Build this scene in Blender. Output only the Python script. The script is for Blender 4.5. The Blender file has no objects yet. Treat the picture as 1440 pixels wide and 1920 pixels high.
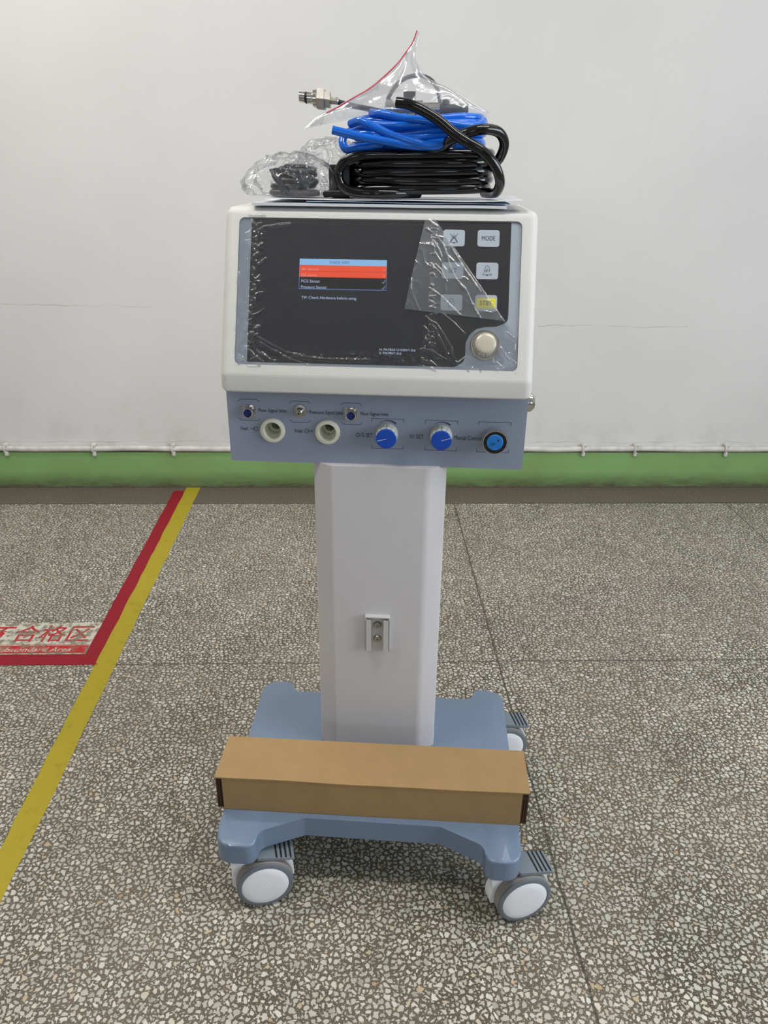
import bpy, bmesh, math, random
from mathutils import Vector, Matrix, noise

S = bpy.context.scene
COL = S.collection
PI = math.pi

# ---------------------------------------------------------------- camera, light, exposure
cam_d = bpy.data.cameras.new('camera')
cam = bpy.data.objects.new('camera', cam_d); COL.objects.link(cam); S.camera = cam
cam_d.sensor_fit = 'VERTICAL'; cam_d.sensor_height = 24; cam_d.sensor_width = 18
cam_d.lens = 24 * 1419.6 / 1920
cam_d.clip_start = .05
Fv = Vector((.0309, .9093, -.4151)); Rv = Vector((.9995, -.0288, .0112)); Uv = Vector((.0018, .4152, .9097))
cam.matrix_world = Matrix(((Rv.x, Uv.x, -Fv.x, 0), (Rv.y, Uv.y, -Fv.y, 0), (Rv.z, Uv.z, -Fv.z, 1.25), (0, 0, 0, 1)))
S.view_settings.view_transform = 'Standard'; S.view_settings.look = 'None'
S.view_settings.gamma = 1; S.view_settings.use_curve_mapping = False
S.view_settings.exposure = -0.18

W = bpy.data.worlds.new('world'); S.world = W; W.use_nodes = True
W.node_tree.nodes['Background'].inputs[0].default_value = (.75, .87, 1, 1)
W.node_tree.nodes['Background'].inputs[1].default_value = .5

def area(name, loc, rot, sx, sy, power, color):
    l = bpy.data.lights.new(name, 'AREA'); l.shape = 'RECTANGLE'; l.size = sx; l.size_y = sy
    l.energy = power; l.color = color
    o = bpy.data.objects.new(name, l); COL.objects.link(o); o.location = loc; o.rotation_euler = rot
    return o
WALL_Y = 3.006; ROOM_X0, ROOM_X1, ROOM_Y0, ROOM_Z = -3.2, 3.4, -6.0, 3.0
area('daylight_right', (ROOM_X1 - .04, -.1, 1.75), (0, math.radians(90), 0), 1.5, 2.7, 76, (.88, .94, 1))
area('rear_fill_right', (1.3, ROOM_Y0 + .04, 1.85), (math.radians(90), 0, 0), 1.5, 1.4, 7, (.86, .93, 1))  # unseen fill added behind the camera to lift front-facing surfaces
area('rear_fill_left', (-1.5, ROOM_Y0 + .04, 1.85), (math.radians(90), 0, 0), 1.5, 1.4, 7, (.86, .93, 1))  # second added rear fill, on the left
LAMPS = [(-1.2, 1.95, 24), (1.2, 1.95, 2.5), (-.95, .75, 20), (.95, .75, 20)]
for lx, ly, lp in LAMPS:
    area('ceiling_tube_light', (lx, ly, ROOM_Z - .115), (0, 0, 0), 1.2, .16, lp, (1, .975, .94))

# ---------------------------------------------------------------- materials
def lin(c):
    return tuple(((x / 255 / 12.92) if x / 255 <= .04045 else ((x / 255 + .055) / 1.055) ** 2.4) for x in c) + (1,)

class NT:
    def __init__(self, name):
        self.m = bpy.data.materials.new(name); self.m.use_nodes = True
        self.t = self.m.node_tree; self.b = self.t.nodes['Principled BSDF']; self.out = self.t.nodes['Material Output']
    def n(self, typ, **kw):
        nd = self.t.nodes.new(typ)
        for k, v in kw.items():
            if k == 'inp':
                for a, b in v.items(): nd.inputs[a].default_value = b
            else: setattr(nd, k, v)
        return nd
    def l(self, a, b): self.t.links.new(a, b)
    def math(self, op, a, b=None, c=None, clamp=False):
        nd = self.n('ShaderNodeMath', operation=op); nd.use_clamp = clamp
        for i, x in enumerate((a, b, c)):
            if x is None: continue
            if hasattr(x, 'links'): self.l(x, nd.inputs[i])
            else: nd.inputs[i].default_value = x
        return nd.outputs[0]
    def mix(self, f, a, b):
        nd = self.n('ShaderNodeMix', data_type='RGBA')
        for s, x in ((nd.inputs['Factor'], f), (nd.inputs[6], a), (nd.inputs[7], b)):
            if hasattr(x, 'links'): self.l(x, s)
            else: s.default_value = x
        return nd.outputs[2]
    def ramp(self, fac, stops):
        nd = self.n('ShaderNodeValToRGB'); e = nd.color_ramp.elements
        while len(e) < len(stops): e.new(.5)
        for i, (p, c) in enumerate(stops): e[i].position = p; e[i].color = c
        self.l(fac, nd.inputs[0]); return nd.outputs[0]
    def bump(self, h, strength, dist):
        nd = self.n('ShaderNodeBump', inp={'Strength': strength, 'Distance': dist}); self.l(h, nd.inputs['Height'])
        self.l(nd.outputs[0], self.b.inputs['Normal']); return nd.outputs[0]

def mat(name, rgb, rough=.5, metal=0, bump=None, var=0.0, vscale=8, spec=.5, coat=0, emit=None):
    k = NT(name); b = k.b
    b.inputs['Roughness'].default_value = rough; b.inputs['Metallic'].default_value = metal
    b.inputs['Specular IOR Level'].default_value = spec; b.inputs['Coat Weight'].default_value = coat
    tc = k.n('ShaderNodeTexCoord')
    nz = k.n('ShaderNodeTexNoise', inp={'Scale': vscale, 'Detail': 5}); k.l(tc.outputs['Object'], nz.inputs['Vector'])
    c = lin(rgb); lo = tuple(x * (1 - var) for x in c[:3]) + (1,); hi = tuple(min(1, x * (1 + var)) for x in c[:3]) + (1,)
    k.l(k.ramp(nz.outputs[0], [(.3, lo), (.7, hi)]), b.inputs['Base Color'])
    if bump:
        sc, st, di = bump
        n2 = k.n('ShaderNodeTexNoise', inp={'Scale': sc, 'Detail': 3}); k.l(tc.outputs['Object'], n2.inputs['Vector'])
        k.bump(n2.outputs[0], st, di)
    if emit:
        b.inputs['Emission Color'].default_value = lin(emit[0]); b.inputs['Emission Strength'].default_value = emit[1]
    return k.m

def wall_material():
    k = NT('painted_plaster'); b = k.b; b.inputs['Roughness'].default_value = .75
    g = k.n('ShaderNodeNewGeometry'); sp = k.n('ShaderNodeSeparateXYZ'); k.l(g.outputs['Position'], sp.inputs[0])
    X, Y, Z = sp.outputs
    n1 = k.n('ShaderNodeTexNoise', inp={'Scale': 1.6, 'Detail': 6}); k.l(g.outputs['Position'], n1.inputs['Vector'])
    mp = k.n('ShaderNodeMapping', inp={'Scale': (14, 1, .9)}); k.l(g.outputs['Position'], mp.inputs[0])
    n2 = k.n('ShaderNodeTexNoise', inp={'Scale': 1, 'Detail': 4}); k.l(mp.outputs[0], n2.inputs['Vector'])
    base = k.ramp(n1.outputs[0], [(.3, lin((219, 217, 214))), (.7, lin((228, 226, 223)))])
    stk = k.ramp(n2.outputs[0], [(.60, (0, 0, 0, 1)), (.85, (1, 1, 1, 1))])
    base = k.mix(k.math('MULTIPLY', stk, .22), base, lin((206, 204, 200)))
    # grime rising from the pipe, smudged along the foot of the wall
    low = k.math('SUBTRACT', 1, k.math('DIVIDE', k.math('SUBTRACT', Z, .18), .25), clamp=True)
    n3 = k.n('ShaderNodeTexNoise', inp={'Scale': 7, 'Detail': 7, 'Roughness': .65}); k.l(g.outputs['Position'], n3.inputs['Vector'])
    gr = k.ramp(n3.outputs[0], [(.5, (0, 0, 0, 1)), (.75, (1, 1, 1, 1))])
    base = k.mix(k.math('MULTIPLY', k.math('MULTIPLY', low, gr), .35), base, lin((170, 163, 154)))
    # hairline cracks in the plaster
    n4 = k.n('ShaderNodeTexNoise', noise_dimensions='1D', inp={'Scale': 5, 'Detail': 5, 'Roughness': .6}); k.l(X, n4.inputs['W'])
    n5 = k.n('ShaderNodeTexNoise', inp={'Scale': 9, 'Detail': 3}); k.l(g.outputs['Position'], n5.inputs['Vector'])
    wob = k.math('MULTIPLY', k.math('SUBTRACT', n4.outputs[0], .5), .03)
    for z0, x0, x1, w_, sl in ((.755, -3.2, -.80, .0022, -.012), (.687, .70, 1.30, .0024, -.006), (.20, -3, 3, .0022, 0)):
        line = k.math('ADD', k.math('ADD', z0, k.math('MULTIPLY', k.math('SUBTRACT', X, x0 if x0 > -2 else -1.4), sl)), wob)
        d = k.math('ABSOLUTE', k.math('SUBTRACT', Z, line))
        m1 = k.math('SUBTRACT', 1, k.math('DIVIDE', d, w_), clamp=True)
        rng = k.math('MULTIPLY', k.math('GREATER_THAN', X, x0), k.math('LESS_THAN', X, x1))
        pat = k.ramp(n5.outputs[0], [(.38, (.1, .1, .1, 1)), (.6, (1, 1, 1, 1))])
        base = k.mix(k.math('MULTIPLY', k.math('MULTIPLY', m1, rng), k.math('MULTIPLY', pat, .5)), base, lin((120, 110, 100)))
    # a few small scuffs
    vo = k.n('ShaderNodeTexVoronoi', inp={'Scale': 2.2, 'Randomness': 1}); k.l(g.outputs['Position'], vo.inputs['Vector'])
    dots = k.math('LESS_THAN', vo.outputs['Distance'], .022)
    base = k.mix(k.math('MULTIPLY', dots, .35), base, lin((150, 145, 138)))
    k.l(base, b.inputs['Base Color'])
    n6 = k.n('ShaderNodeTexNoise', inp={'Scale': 26, 'Detail': 6}); k.l(g.outputs['Position'], n6.inputs['Vector'])
    k.bump(n6.outputs[0], .12, .004)
    return k.m

def floor_material():
    k = NT('terrazzo'); b = k.b
    g = k.n('ShaderNodeNewGeometry'); sp = k.n('ShaderNodeSeparateXYZ'); k.l(g.outputs['Position'], sp.inputs[0])
    X, Y, Z = sp.outputs
    flat = k.n('ShaderNodeCombineXYZ'); k.l(X, flat.inputs[0]); k.l(Y, flat.inputs[1])
    P = flat.outputs[0]
    dn = k.n('ShaderNodeTexNoise', inp={'Scale': 75, 'Detail': 3}); k.l(P, dn.inputs['Vector'])
    ds = k.n('ShaderNodeVectorMath', operation='SCALE'); ds.inputs['Scale'].default_value = .0075
    k.l(dn.outputs['Color'], ds.inputs[0])
    ad = k.n('ShaderNodeVectorMath', operation='ADD'); k.l(P, ad.inputs[0]); k.l(ds.outputs[0], ad.inputs[1])
    def chips(scale, thr, rt, off):
        mp = k.n('ShaderNodeMapping', inp={'Location': (off, off * 1.7, 0)}); k.l(ad.outputs[0], mp.inputs[0])
        ve = k.n('ShaderNodeTexVoronoi', feature='DISTANCE_TO_EDGE', voronoi_dimensions='2D', inp={'Scale': scale})
        vc = k.n('ShaderNodeTexVoronoi', feature='F1', voronoi_dimensions='2D', inp={'Scale': scale})
        k.l(mp.outputs[0], ve.inputs['Vector']); k.l(mp.outputs[0], vc.inputs['Vector'])
        sc = k.n('ShaderNodeSeparateColor'); k.l(vc.outputs['Color'], sc.inputs[0])
        th = k.math('ADD', thr, k.math('MULTIPLY', sc.outputs[0], rt))
        m = k.math('DIVIDE', k.math('SUBTRACT', k.math('MULTIPLY_ADD', vc.outputs['Distance'], -.28, ve.outputs['Distance']), th), .03, clamp=True)
        return m, sc
    mA, cA = chips(90, .0, .24, 0)
    mB, cB = chips(155, .08, .30, 3.3)
    mC, cC = chips(290, .14, .2, 7.1)
    cement_n = k.n('ShaderNodeTexNoise', inp={'Scale': 4, 'Detail': 6}); k.l(P, cement_n.inputs['Vector'])
    cement = k.ramp(cement_n.outputs[0], [(.35, lin((76, 69, 54))), (.65, lin((104, 95, 79)))])
    stone = [(0, lin((166, 161, 148))), (.25, lin((204, 200, 188))), (.5, lin((184, 179, 165))), (.8, lin((222, 218, 208))), (.96, lin((214, 205, 186))), (1, lin((190, 162, 124)))]
    colA = k.ramp(cA.outputs[1], stone); colB = k.ramp(cB.outputs[1], stone)
    colC = k.ramp(cC.outputs[1], stone)
    c = k.mix(k.math('MULTIPLY', mC, .3), cement, colC)
    c = k.mix(k.math('MULTIPLY', mB, .9), c, colB)
    c = k.mix(mA, c, colA)
    # worn / dirty patches lose contrast
    pn = k.n('ShaderNodeTexNoise', inp={'Scale': 2.3, 'Detail': 5, 'Roughness': .6}); k.l(P, pn.inputs['Vector'])
    pf = k.ramp(pn.outputs[0], [(.35, (0, 0, 0, 1)), (.7, (1, 1, 1, 1))])
    c = k.mix(k.math('MULTIPLY', pf, .30), c, lin((120, 112, 98)))
    pn2 = k.n('ShaderNodeTexNoise', inp={'Scale': 9, 'Detail': 5, 'Roughness': .6}); k.l(P, pn2.inputs['Vector'])
    pf2 = k.ramp(pn2.outputs[0], [(.55, (0, 0, 0, 1)), (.8, (1, 1, 1, 1))])
    c = k.mix(k.math('MULTIPLY', pf2, .35), c, lin((74, 68, 58)))
    # darker fine-grained border along the wall
    bn = k.n('ShaderNodeTexNoise', inp={'Scale': 210, 'Detail': 3}); k.l(P, bn.inputs['Vector'])
    bn2 = k.n('ShaderNodeTexNoise', inp={'Scale': 6, 'Detail': 5}); k.l(P, bn2.inputs['Vector'])
    bcol = k.mix(k.math('MULTIPLY', bn2.outputs[0], .7), k.ramp(bn.outputs[0], [(.4, lin((84, 76, 66))), (.68, lin((142, 132, 118)))]), lin((96, 86, 76)))
    c = k.mix(k.math('GREATER_THAN', Y, 2.822), c, bcol)
    # joints
    wn = k.n('ShaderNodeTexNoise', inp={'Scale': 14, 'Detail': 4}); k.l(P, wn.inputs['Vector'])
    wob = k.math('MULTIPLY', k.math('SUBTRACT', wn.outputs[0], .5), .010)
    def joint(axis, v, w_, extra=None):
        d = k.math('ABSOLUTE', k.math('SUBTRACT', k.math('ADD', axis, wob), v))
        m = k.math('LESS_THAN', d, w_)
        if extra is not None: m = k.math('MULTIPLY', m, extra)
        return m
    inner = k.math('LESS_THAN', Y, 2.822)
    J = joint(Y, 2.822, .0035)
    for v in (1.735, .648): J = k.math('MAXIMUM', J, joint(Y, v, .0022))
    for v in (.381, 1.508): J = k.math('MAXIMUM', J, joint(X, v, .0026, inner))
    c = k.mix(k.math('MULTIPLY', J, .8), c, lin((62, 56, 46)))
    k.l(c, b.inputs['Base Color'])
    k.l(k.math('ADD', .42, k.math('MULTIPLY', pn.outputs[0], .25)), b.inputs['Roughness'])
    b.inputs['Specular IOR Level'].default_value = .35
    k.bump(k.math('SUBTRACT', k.math('MULTIPLY', mA, .3), J), .12, .001)
    return k.m

def green_material():
    k = NT('green_paint'); b = k.b; b.inputs['Roughness'].default_value = .5
    g = k.n('ShaderNodeNewGeometry'); sp = k.n('ShaderNodeSeparateXYZ'); k.l(g.outputs['Position'], sp.inputs[0])
    X, Y, Z = sp.outputs
    n1 = k.n('ShaderNodeTexNoise', inp={'Scale': 5, 'Detail': 6}); k.l(g.outputs['Position'], n1.inputs['Vector'])
    base = k.ramp(n1.outputs[0], [(.3, lin((130, 164, 100))), (.7, lin((138, 182, 114)))])
    mp = k.n('ShaderNodeMapping', inp={'Scale': (9, 9, 40)}); k.l(g.outputs['Position'], mp.inputs[0])
    n2 = k.n('ShaderNodeTexNoise', inp={'Scale': 1, 'Detail': 7, 'Roughness': .7}); k.l(mp.outputs[0], n2.inputs['Vector'])
    low = k.math('SUBTRACT', 1, k.math('DIVIDE', Z, .075), clamp=True)
    f = k.math('MULTIPLY', low, k.math('MULTIPLY_ADD', n2.outputs[0], 1.8, .0), clamp=True)
    base = k.mix(f, base, lin((84, 84, 60)))
    # chipped paint flecks
    v = k.n('ShaderNodeTexVoronoi', inp={'Scale': 9}); k.l(g.outputs['Position'], v.inputs['Vector'])
    n3 = k.n('ShaderNodeTexNoise', inp={'Scale': 60, 'Detail': 2}); k.l(g.outputs['Position'], n3.inputs['Vector'])
    ch = k.math('LESS_THAN', k.math('ADD', v.outputs['Distance'], k.math('MULTIPLY', n3.outputs[0], .12)), .125)
    ch = k.math('MULTIPLY', ch, k.math('MULTIPLY', k.math('GREATER_THAN', Z, .035), k.math('LESS_THAN', Z, .085)))
    base = k.mix(k.math('MULTIPLY', ch, .8), base, lin((196, 204, 184)))
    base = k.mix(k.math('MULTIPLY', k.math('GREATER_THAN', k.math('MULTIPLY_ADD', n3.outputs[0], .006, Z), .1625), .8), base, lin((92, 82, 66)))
    edge = k.math('LESS_THAN', Z, k.math('MULTIPLY_ADD', n3.outputs[0], .012, -.002))
    base = k.mix(k.math('MULTIPLY', edge, .7), base, lin((150, 140, 118)))
    k.l(base, b.inputs['Base Color'])
    return k.m

def film_material(name, haze, tint=(235, 238, 242), rough=.12, bscale=18, bstr=.5, gloss=.35, edge=.5, bdist=.01):
    """thin clear plastic: mostly see-through, a little milky, glossy, crinkled"""
    k = NT(name); k.t.nodes.remove(k.b)
    tc = k.n('ShaderNodeTexCoord')
    n1 = k.n('ShaderNodeTexNoise', inp={'Scale': bscale, 'Detail': 4, 'Distortion': 1.2}); k.l(tc.outputs['Object'], n1.inputs['Vector'])
    rid = k.math('ABSOLUTE', k.math('SUBTRACT', n1.outputs[0], .5))
    bp = k.n('ShaderNodeBump', inp={'Strength': bstr, 'Distance': bdist}); k.l(rid, bp.inputs['Height'])
    tr = k.n('ShaderNodeBsdfTransparent'); tr.inputs[0].default_value = (.985, .988, .99, 1)
    df = k.n('ShaderNodeBsdfDiffuse'); df.inputs[0].default_value = lin(tint)
    tl = k.n('ShaderNodeBsdfTranslucent'); tl.inputs[0].default_value = lin(tint)
    gl = k.n('ShaderNodeBsdfGlossy', inp={'Roughness': rough})
    for s in (df, gl, tl): k.l(bp.outputs[0], s.inputs['Normal'])
    lw = k.n('ShaderNodeLayerWeight', inp={'Blend': .35}); k.l(bp.outputs[0], lw.inputs['Normal'])
    milky = k.n('ShaderNodeMixShader', inp={0: .4}); k.l(df.outputs[0], milky.inputs[1]); k.l(tl.outputs[0], milky.inputs[2])
    m1 = k.n('ShaderNodeMixShader'); k.l(tr.outputs[0], m1.inputs[1]); k.l(milky.outputs[0], m1.inputs[2])
    k.l(k.math('MULTIPLY_ADD', lw.outputs['Facing'], edge * .4, haze, clamp=True), m1.inputs[0])
    m2 = k.n('ShaderNodeMixShader'); k.l(m1.outputs[0], m2.inputs[1]); k.l(gl.outputs[0], m2.inputs[2])
    k.l(k.math('MULTIPLY_ADD', lw.outputs['Fresnel'], gloss, .03, clamp=True), m2.inputs[0])
    k.l(m2.outputs[0], k.out.inputs[0])
    return k.m

def sticker_material():
    k = NT('worn_sticker'); b = k.b; b.inputs['Roughness'].default_value = .6
    g = k.n('ShaderNodeNewGeometry')
    n1 = k.n('ShaderNodeTexNoise', inp={'Scale': 42, 'Detail': 6, 'Roughness': .6}); k.l(g.outputs['Position'], n1.inputs['Vector'])
    f = k.ramp(n1.outputs[0], [(.46, (0, 0, 0, 1)), (.56, (1, 1, 1, 1))])
    k.l(k.mix(k.math('MULTIPLY', f, .85), lin((205, 200, 184)), lin((120, 110, 92))), b.inputs['Base Color'])
    return k.m

def worn_red(name, base, dirt, lo, hi, sc=40):
    k = NT(name); b = k.b; b.inputs['Roughness'].default_value = .65; b.inputs['Specular IOR Level'].default_value = .2
    g = k.n('ShaderNodeNewGeometry')
    n1 = k.n('ShaderNodeTexNoise', inp={'Scale': sc, 'Detail': 6, 'Roughness': .6}); k.l(g.outputs['Position'], n1.inputs['Vector'])
    f = k.ramp(n1.outputs[0], [(lo, (0, 0, 0, 1)), (hi, (1, 1, 1, 1))])
    k.l(k.mix(k.math('MULTIPLY', f, .8), lin(base), lin(dirt)), b.inputs['Base Color'])
    return k.m

M = dict(
    wall=wall_material(), floor=floor_material(), green=green_material(),
    dim_wall=mat('bounce_cut_grey', (150, 149, 146), .85, var=.04),  # grey chosen to cut light bounced off the unseen wall behind the camera
    ceiling=mat('ceiling_paint', (205, 204, 200), .9, var=.04),
    pipe=mat('pipe_paint', (214, 210, 204), .55, var=.16, vscale=25, bump=(60, .3, .002)),
    dark_strip=mat('dark_strip', (96, 86, 74), .9, var=.3, vscale=40),
    yellow=worn_red('yellow_tape', (172, 155, 46), (146, 128, 46), .55, .8, 30),
    red=worn_red('red_tape', (146, 28, 42), (118, 40, 44), .55, .8, 30),
    sticker=sticker_material(),
    red_print=worn_red('worn_red_print', (186, 44, 52), (140, 118, 98), .47, .57, 42),
    white_print=worn_red('worn_white_print', (214, 206, 192), (165, 80, 76), .50, .62, 60),
    housing=mat('textured_ivory_plastic', (212, 210, 205), .55, var=.02, bump=(420, .35, .0006)),
    white_metal=mat('textured_white_powder_coat', (210, 206, 207), .5, var=.012, bump=(480, .3, .0005)),
    blue_grey=mat('blue_grey_paint', (148, 157, 175), .42, var=.02, bump=(500, .15, .0003)),
    base_blue=mat('glossy_blue_grey_paint', (112, 131, 155), .34, var=.03, bump=(260, .35, .0006), coat=.3),
    panel=mat('pale_blue_membrane', (166, 174, 184), .35, var=.02),
    black_panel=mat('black_membrane', (50, 49, 52), .33, var=.03),
    screen=mat('dark_screen', (50, 50, 55), .2, var=.03, spec=.5),
    button=mat('grey_key', (176, 184, 194), .4, var=.02),
    key_yellow=mat('yellow_key', (226, 218, 52), .45, var=.04),
    ink=mat('black_ink', (30, 31, 40), .5, var=.05),
    blue_cap=mat('blue_cap', (18, 74, 178), .3, var=.06, vscale=60),
    knob_grey=mat('ivory_knob', (205, 205, 196), .4, var=.03),
    ivory=mat('ivory_plastic', (232, 230, 212), .3, var=.02),
    cream=mat('cream_knob', (196, 190, 172), .25, var=.03, coat=.5),
    chrome=mat('chrome', (215, 210, 204), .14, 1, var=.06, vscale=60),
    steel=mat('brushed_steel', (176, 172, 164), .32, 1, var=.1, vscale=90),
    alu=mat('aluminium', (205, 203, 202), .45, .15, var=.04),
    socket=mat('blue_socket', (20, 46, 124), .4, var=.1),
    black_plastic=mat('black_plastic', (22, 22, 24), .35, var=.1),
    o2_blue=mat('sky_blue_button', (30, 120, 200), .35, var=.03),
    white_mark=mat('white_mark', (225, 230, 238), .5),
    tire=mat('grey_rubber', (112, 118, 124), .55, var=.04),
    tread=mat('brown_grey_rubber', (148, 142, 135), .6, var=.05),
    caster_white=mat('white_nylon', (246, 247, 250), .4, var=.02),
    pedal=mat('slate_grey_plastic', (122, 130, 138), .45, var=.04),
    dark=mat('dark_gap', (14, 14, 16), .8),
    card=mat('brown_cardboard', (164, 133, 89), .85, var=.05, vscale=30, bump=(180, .15, .0006)),
    card_in=mat('dark_corrugated_edge', (72, 48, 32), .9, var=.3, vscale=120),
    hose_black=mat('glossy_black_hose', (10, 10, 11), .1, var=.1, coat=.15),
    hose_blue=mat('glossy_blue_hose', (10, 100, 206), .16, var=.06, vscale=20, coat=.2),
    rubber=mat('dull_black_rubber', (34, 35, 38), .45, var=.1),
    cable=mat('dark_cable', (32, 35, 42), .35, var=.1),
    paper=mat('white_paper', (226, 228, 232), .8, var=.02),
    paper_blue=mat('blue_printed_paper', (150, 178, 206), .7, var=.3, vscale=26),
    zip_red=mat('red_zip', (206, 40, 54), .4),
    bag=film_material('clear_bag_film', .05, tint=(246, 247, 250), rough=.08, bscale=20, bstr=.35, gloss=.55, edge=.2, bdist=.006),
    zipbag=film_material('clear_zip_bag_film', .13, tint=(246, 247, 250), rough=.12, bscale=24, bstr=.35, gloss=.3, edge=.35, bdist=.006),
    film=film_material('screen_protection_film', .018, rough=.13, bscale=30, bstr=.06, gloss=.45, edge=.9, bdist=.002),
    flap=film_material('folded_film', .15, rough=.15, bscale=30, bstr=.1, gloss=.45, edge=.9, bdist=.002),
    lamp=mat('lamp_diffuser', (240, 240, 240), .5, emit=((255, 250, 240), 3)),
    pane=mat('bright_window_pane', (200, 210, 220), .3, emit=((214, 232, 255), 2.2)),
    e_blue=mat('screen_light_blue', (20, 30, 40), .4, emit=((150, 205, 255), .85)),
    e_red=mat('screen_red', (30, 10, 8), .4, emit=((255, 84, 44), .9)),
    e_redline=mat('screen_dark_red', (30, 10, 8), .4, emit=((190, 40, 24), .7)),
    e_white=mat('screen_white', (20, 24, 30), .4, emit=((196, 216, 250), .85)),
    e_pink=mat('screen_pink', (20, 24, 30), .4, emit=((255, 176, 160), .8)),
    e_line=mat('screen_line_blue', (10, 15, 30), .4, emit=((110, 150, 225), .8)),
    e_dark=mat('screen_dark_text', (20, 40, 60), .4, emit=((60, 96, 134), .5)),
    e_tabledark=mat('screen_table_dark', (40, 34, 36), .3),
)

# ---------------------------------------------------------------- mesh helpers
def obj(name, bm, m, parent=None, smooth=None):
    me = bpy.data.meshes.new(name); bmesh.ops.recalc_face_normals(bm, faces=bm.faces[:]) if smooth != 'open' else None
    bm.to_mesh(me); bm.free()
    for mm in (m if isinstance(m, (list, tuple)) else [m]): me.materials.append(mm)
    if smooth:
        for p in me.polygons: p.use_smooth = True
        if smooth != 'open' and smooth is not True:
            me.set_sharp_from_angle(angle=math.radians(smooth))
    o = bpy.data.objects.new(name, me); COL.objects.link(o)
    if parent: o.parent = parent
    return o

def thing(name, label, cat, loc=(0, 0, 0), rz=0, group=None):
    o = bpy.data.objects.new(name, None); COL.objects.link(o); o.location = loc; o.rotation_euler = (0, 0, rz)
    o.empty_display_size = .05
    return tag(o, label, cat, group)
def tag(o, label, cat=None, group=None, kind=None):
    o['label'] = label
    if cat: o['category'] = cat
    if group: o['group'] = group
    if kind: o['kind'] = kind
    return o

def box(bm, x0, x1, y0, y1, z0, z1, bev=0, seg=2, mi=0):
    r = bmesh.ops.create_cube(bm, size=1); vs = r['verts']
    for v in vs:
        v.co = Vector((x0 if v.co.x < 0 else x1, y0 if v.co.y < 0 else y1, z0 if v.co.z < 0 else z1))
    fs = {f for v in vs for f in v.link_faces}
    for f in fs: f.material_index = mi
    if bev:
        es = list({e for v in vs for e in v.link_edges})
        r = bmesh.ops.bevel(bm, geom=es, offset=bev, segments=seg, affect='EDGES', profile=.5)
        for f in r['faces']: f.material_index = mi
        vs = list({v for f in r['faces'] for v in f.verts})
    return vs

def fillet(pts, rad, seg=6):
    out = []; n = len(pts)
    for i in range(n):
        p0, p, p1 = Vector(pts[i - 1]), Vector(pts[i]), Vector(pts[(i + 1) % n])
        r = rad[i] if isinstance(rad, (list, tuple)) else rad
        a, b = (p0 - p), (p1 - p); la, lb = a.length, b.length; a.normalize(); b.normalize()
        ang = a.angle(b)
        if r <= 0 or ang > 3.1: out.append(p); continue
        t = min(r / math.tan(ang / 2), la * .49, lb * .49)
        rr = t * math.tan(ang / 2)
        c = p + (a + b).normalized() * (rr / math.sin(ang / 2))
        s = p + a * t - c; e = p + b * t - c
        a0 = math.atan2(s.y, s.x); a1 = math.atan2(e.y, e.x); d = (a1 - a0 + PI) % (2 * PI) - PI
        for k in range(seg + 1):
            th = a0 + d * k / seg; out.append(Vector((c.x + rr * math.cos(th), c.y + rr * math.sin(th))))
    return out

def prism(bm, poly, w0, w1, f=lambda a, b, c: (a, b, c), bev=0, mi=0, both=False):
    """polygon (a, b) extruded along c from w0 to w1, optional bevel of the w1 rim"""
    lo = [bm.verts.new(f(p[0], p[1], w0)) for p in poly]; hi = [bm.verts.new(f(p[0], p[1], w1)) for p in poly]
    n = len(poly); fs = [bm.faces.new(lo[::-1]), bm.faces.new(hi)]
    rim = []
    for i in range(n):
        q = bm.faces.new((lo[i], lo[(i + 1) % n], hi[(i + 1) % n], hi[i])); fs.append(q)
    for q in fs: q.material_index = mi
    if bev:
        es = [bm.edges.get((hi[i], hi[(i + 1) % n])) for i in range(n)]
        if both: es += [bm.edges.get((lo[i], lo[(i + 1) % n])) for i in range(n)]
        r = bmesh.ops.bevel(bm, geom=es, offset=bev, segments=3, affect='EDGES', profile=.5)
        for q in r['faces']: q.material_index = mi

def rect(x0, x1, y0, y1): return [(x0, y0), (x1, y0), (x1, y1), (x0, y1)]
def rrect(x0, x1, y0, y1, r, seg=5): return fillet(rect(x0, x1, y0, y1), r, seg)
def circle(cx, cy, r, n=40): return [(cx + r * math.cos(2 * PI * i / n), cy + r * math.sin(2 * PI * i / n)) for i in range(n)]

def lathe(bm, prof, f=lambda a, b, c: (a, b, c), n=40, mi=0, mis=None):
    """profile [(radius, height)]; f maps (x, y, height)"""
    rings = []
    for r, h in prof:
        if r < 1e-6: rings.append([bm.verts.new(f(0, 0, h))])
        else: rings.append([bm.verts.new(f(r * math.cos(2 * PI * i / n), r * math.sin(2 * PI * i / n), h)) for i in range(n)])
    for j in range(len(rings) - 1):
        a, b = rings[j], rings[j + 1]
        for i in range(n):
            k = (i + 1) % n
            if len(a) == 1 and len(b) == 1: continue
            if len(a) == 1: q = bm.faces.new((a[0], b[i], b[k]))
            elif len(b) == 1: q = bm.faces.new((a[i], a[k], b[0]))
            else: q = bm.faces.new((a[i], a[k], b[k], b[i]))
            q.material_index = mis[j] if mis else mi

def catmull(pts, sub=8, closed=False):
    P = [Vector(p) for p in pts]; n = len(P); out = []
    rng = range(n if closed else n - 1)
    for i in rng:
        if closed: p0, p1, p2, p3 = P[i - 1], P[i], P[(i + 1) % n], P[(i + 2) % n]
        else: p0, p1, p2, p3 = P[max(i - 1, 0)], P[i], P[i + 1], P[min(i + 2, n - 1)]
        for k in range(sub):
            t = k / sub; t2 = t * t; t3 = t2 * t
            out.append(.5 * ((2 * p1) + (p2 - p0) * t + (2 * p0 - 5 * p1 + 4 * p2 - p3) * t2 + (3 * p1 - p0 - 3 * p2 + p3) * t3))
    if not closed: out.append(P[-1])
    return out

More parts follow.
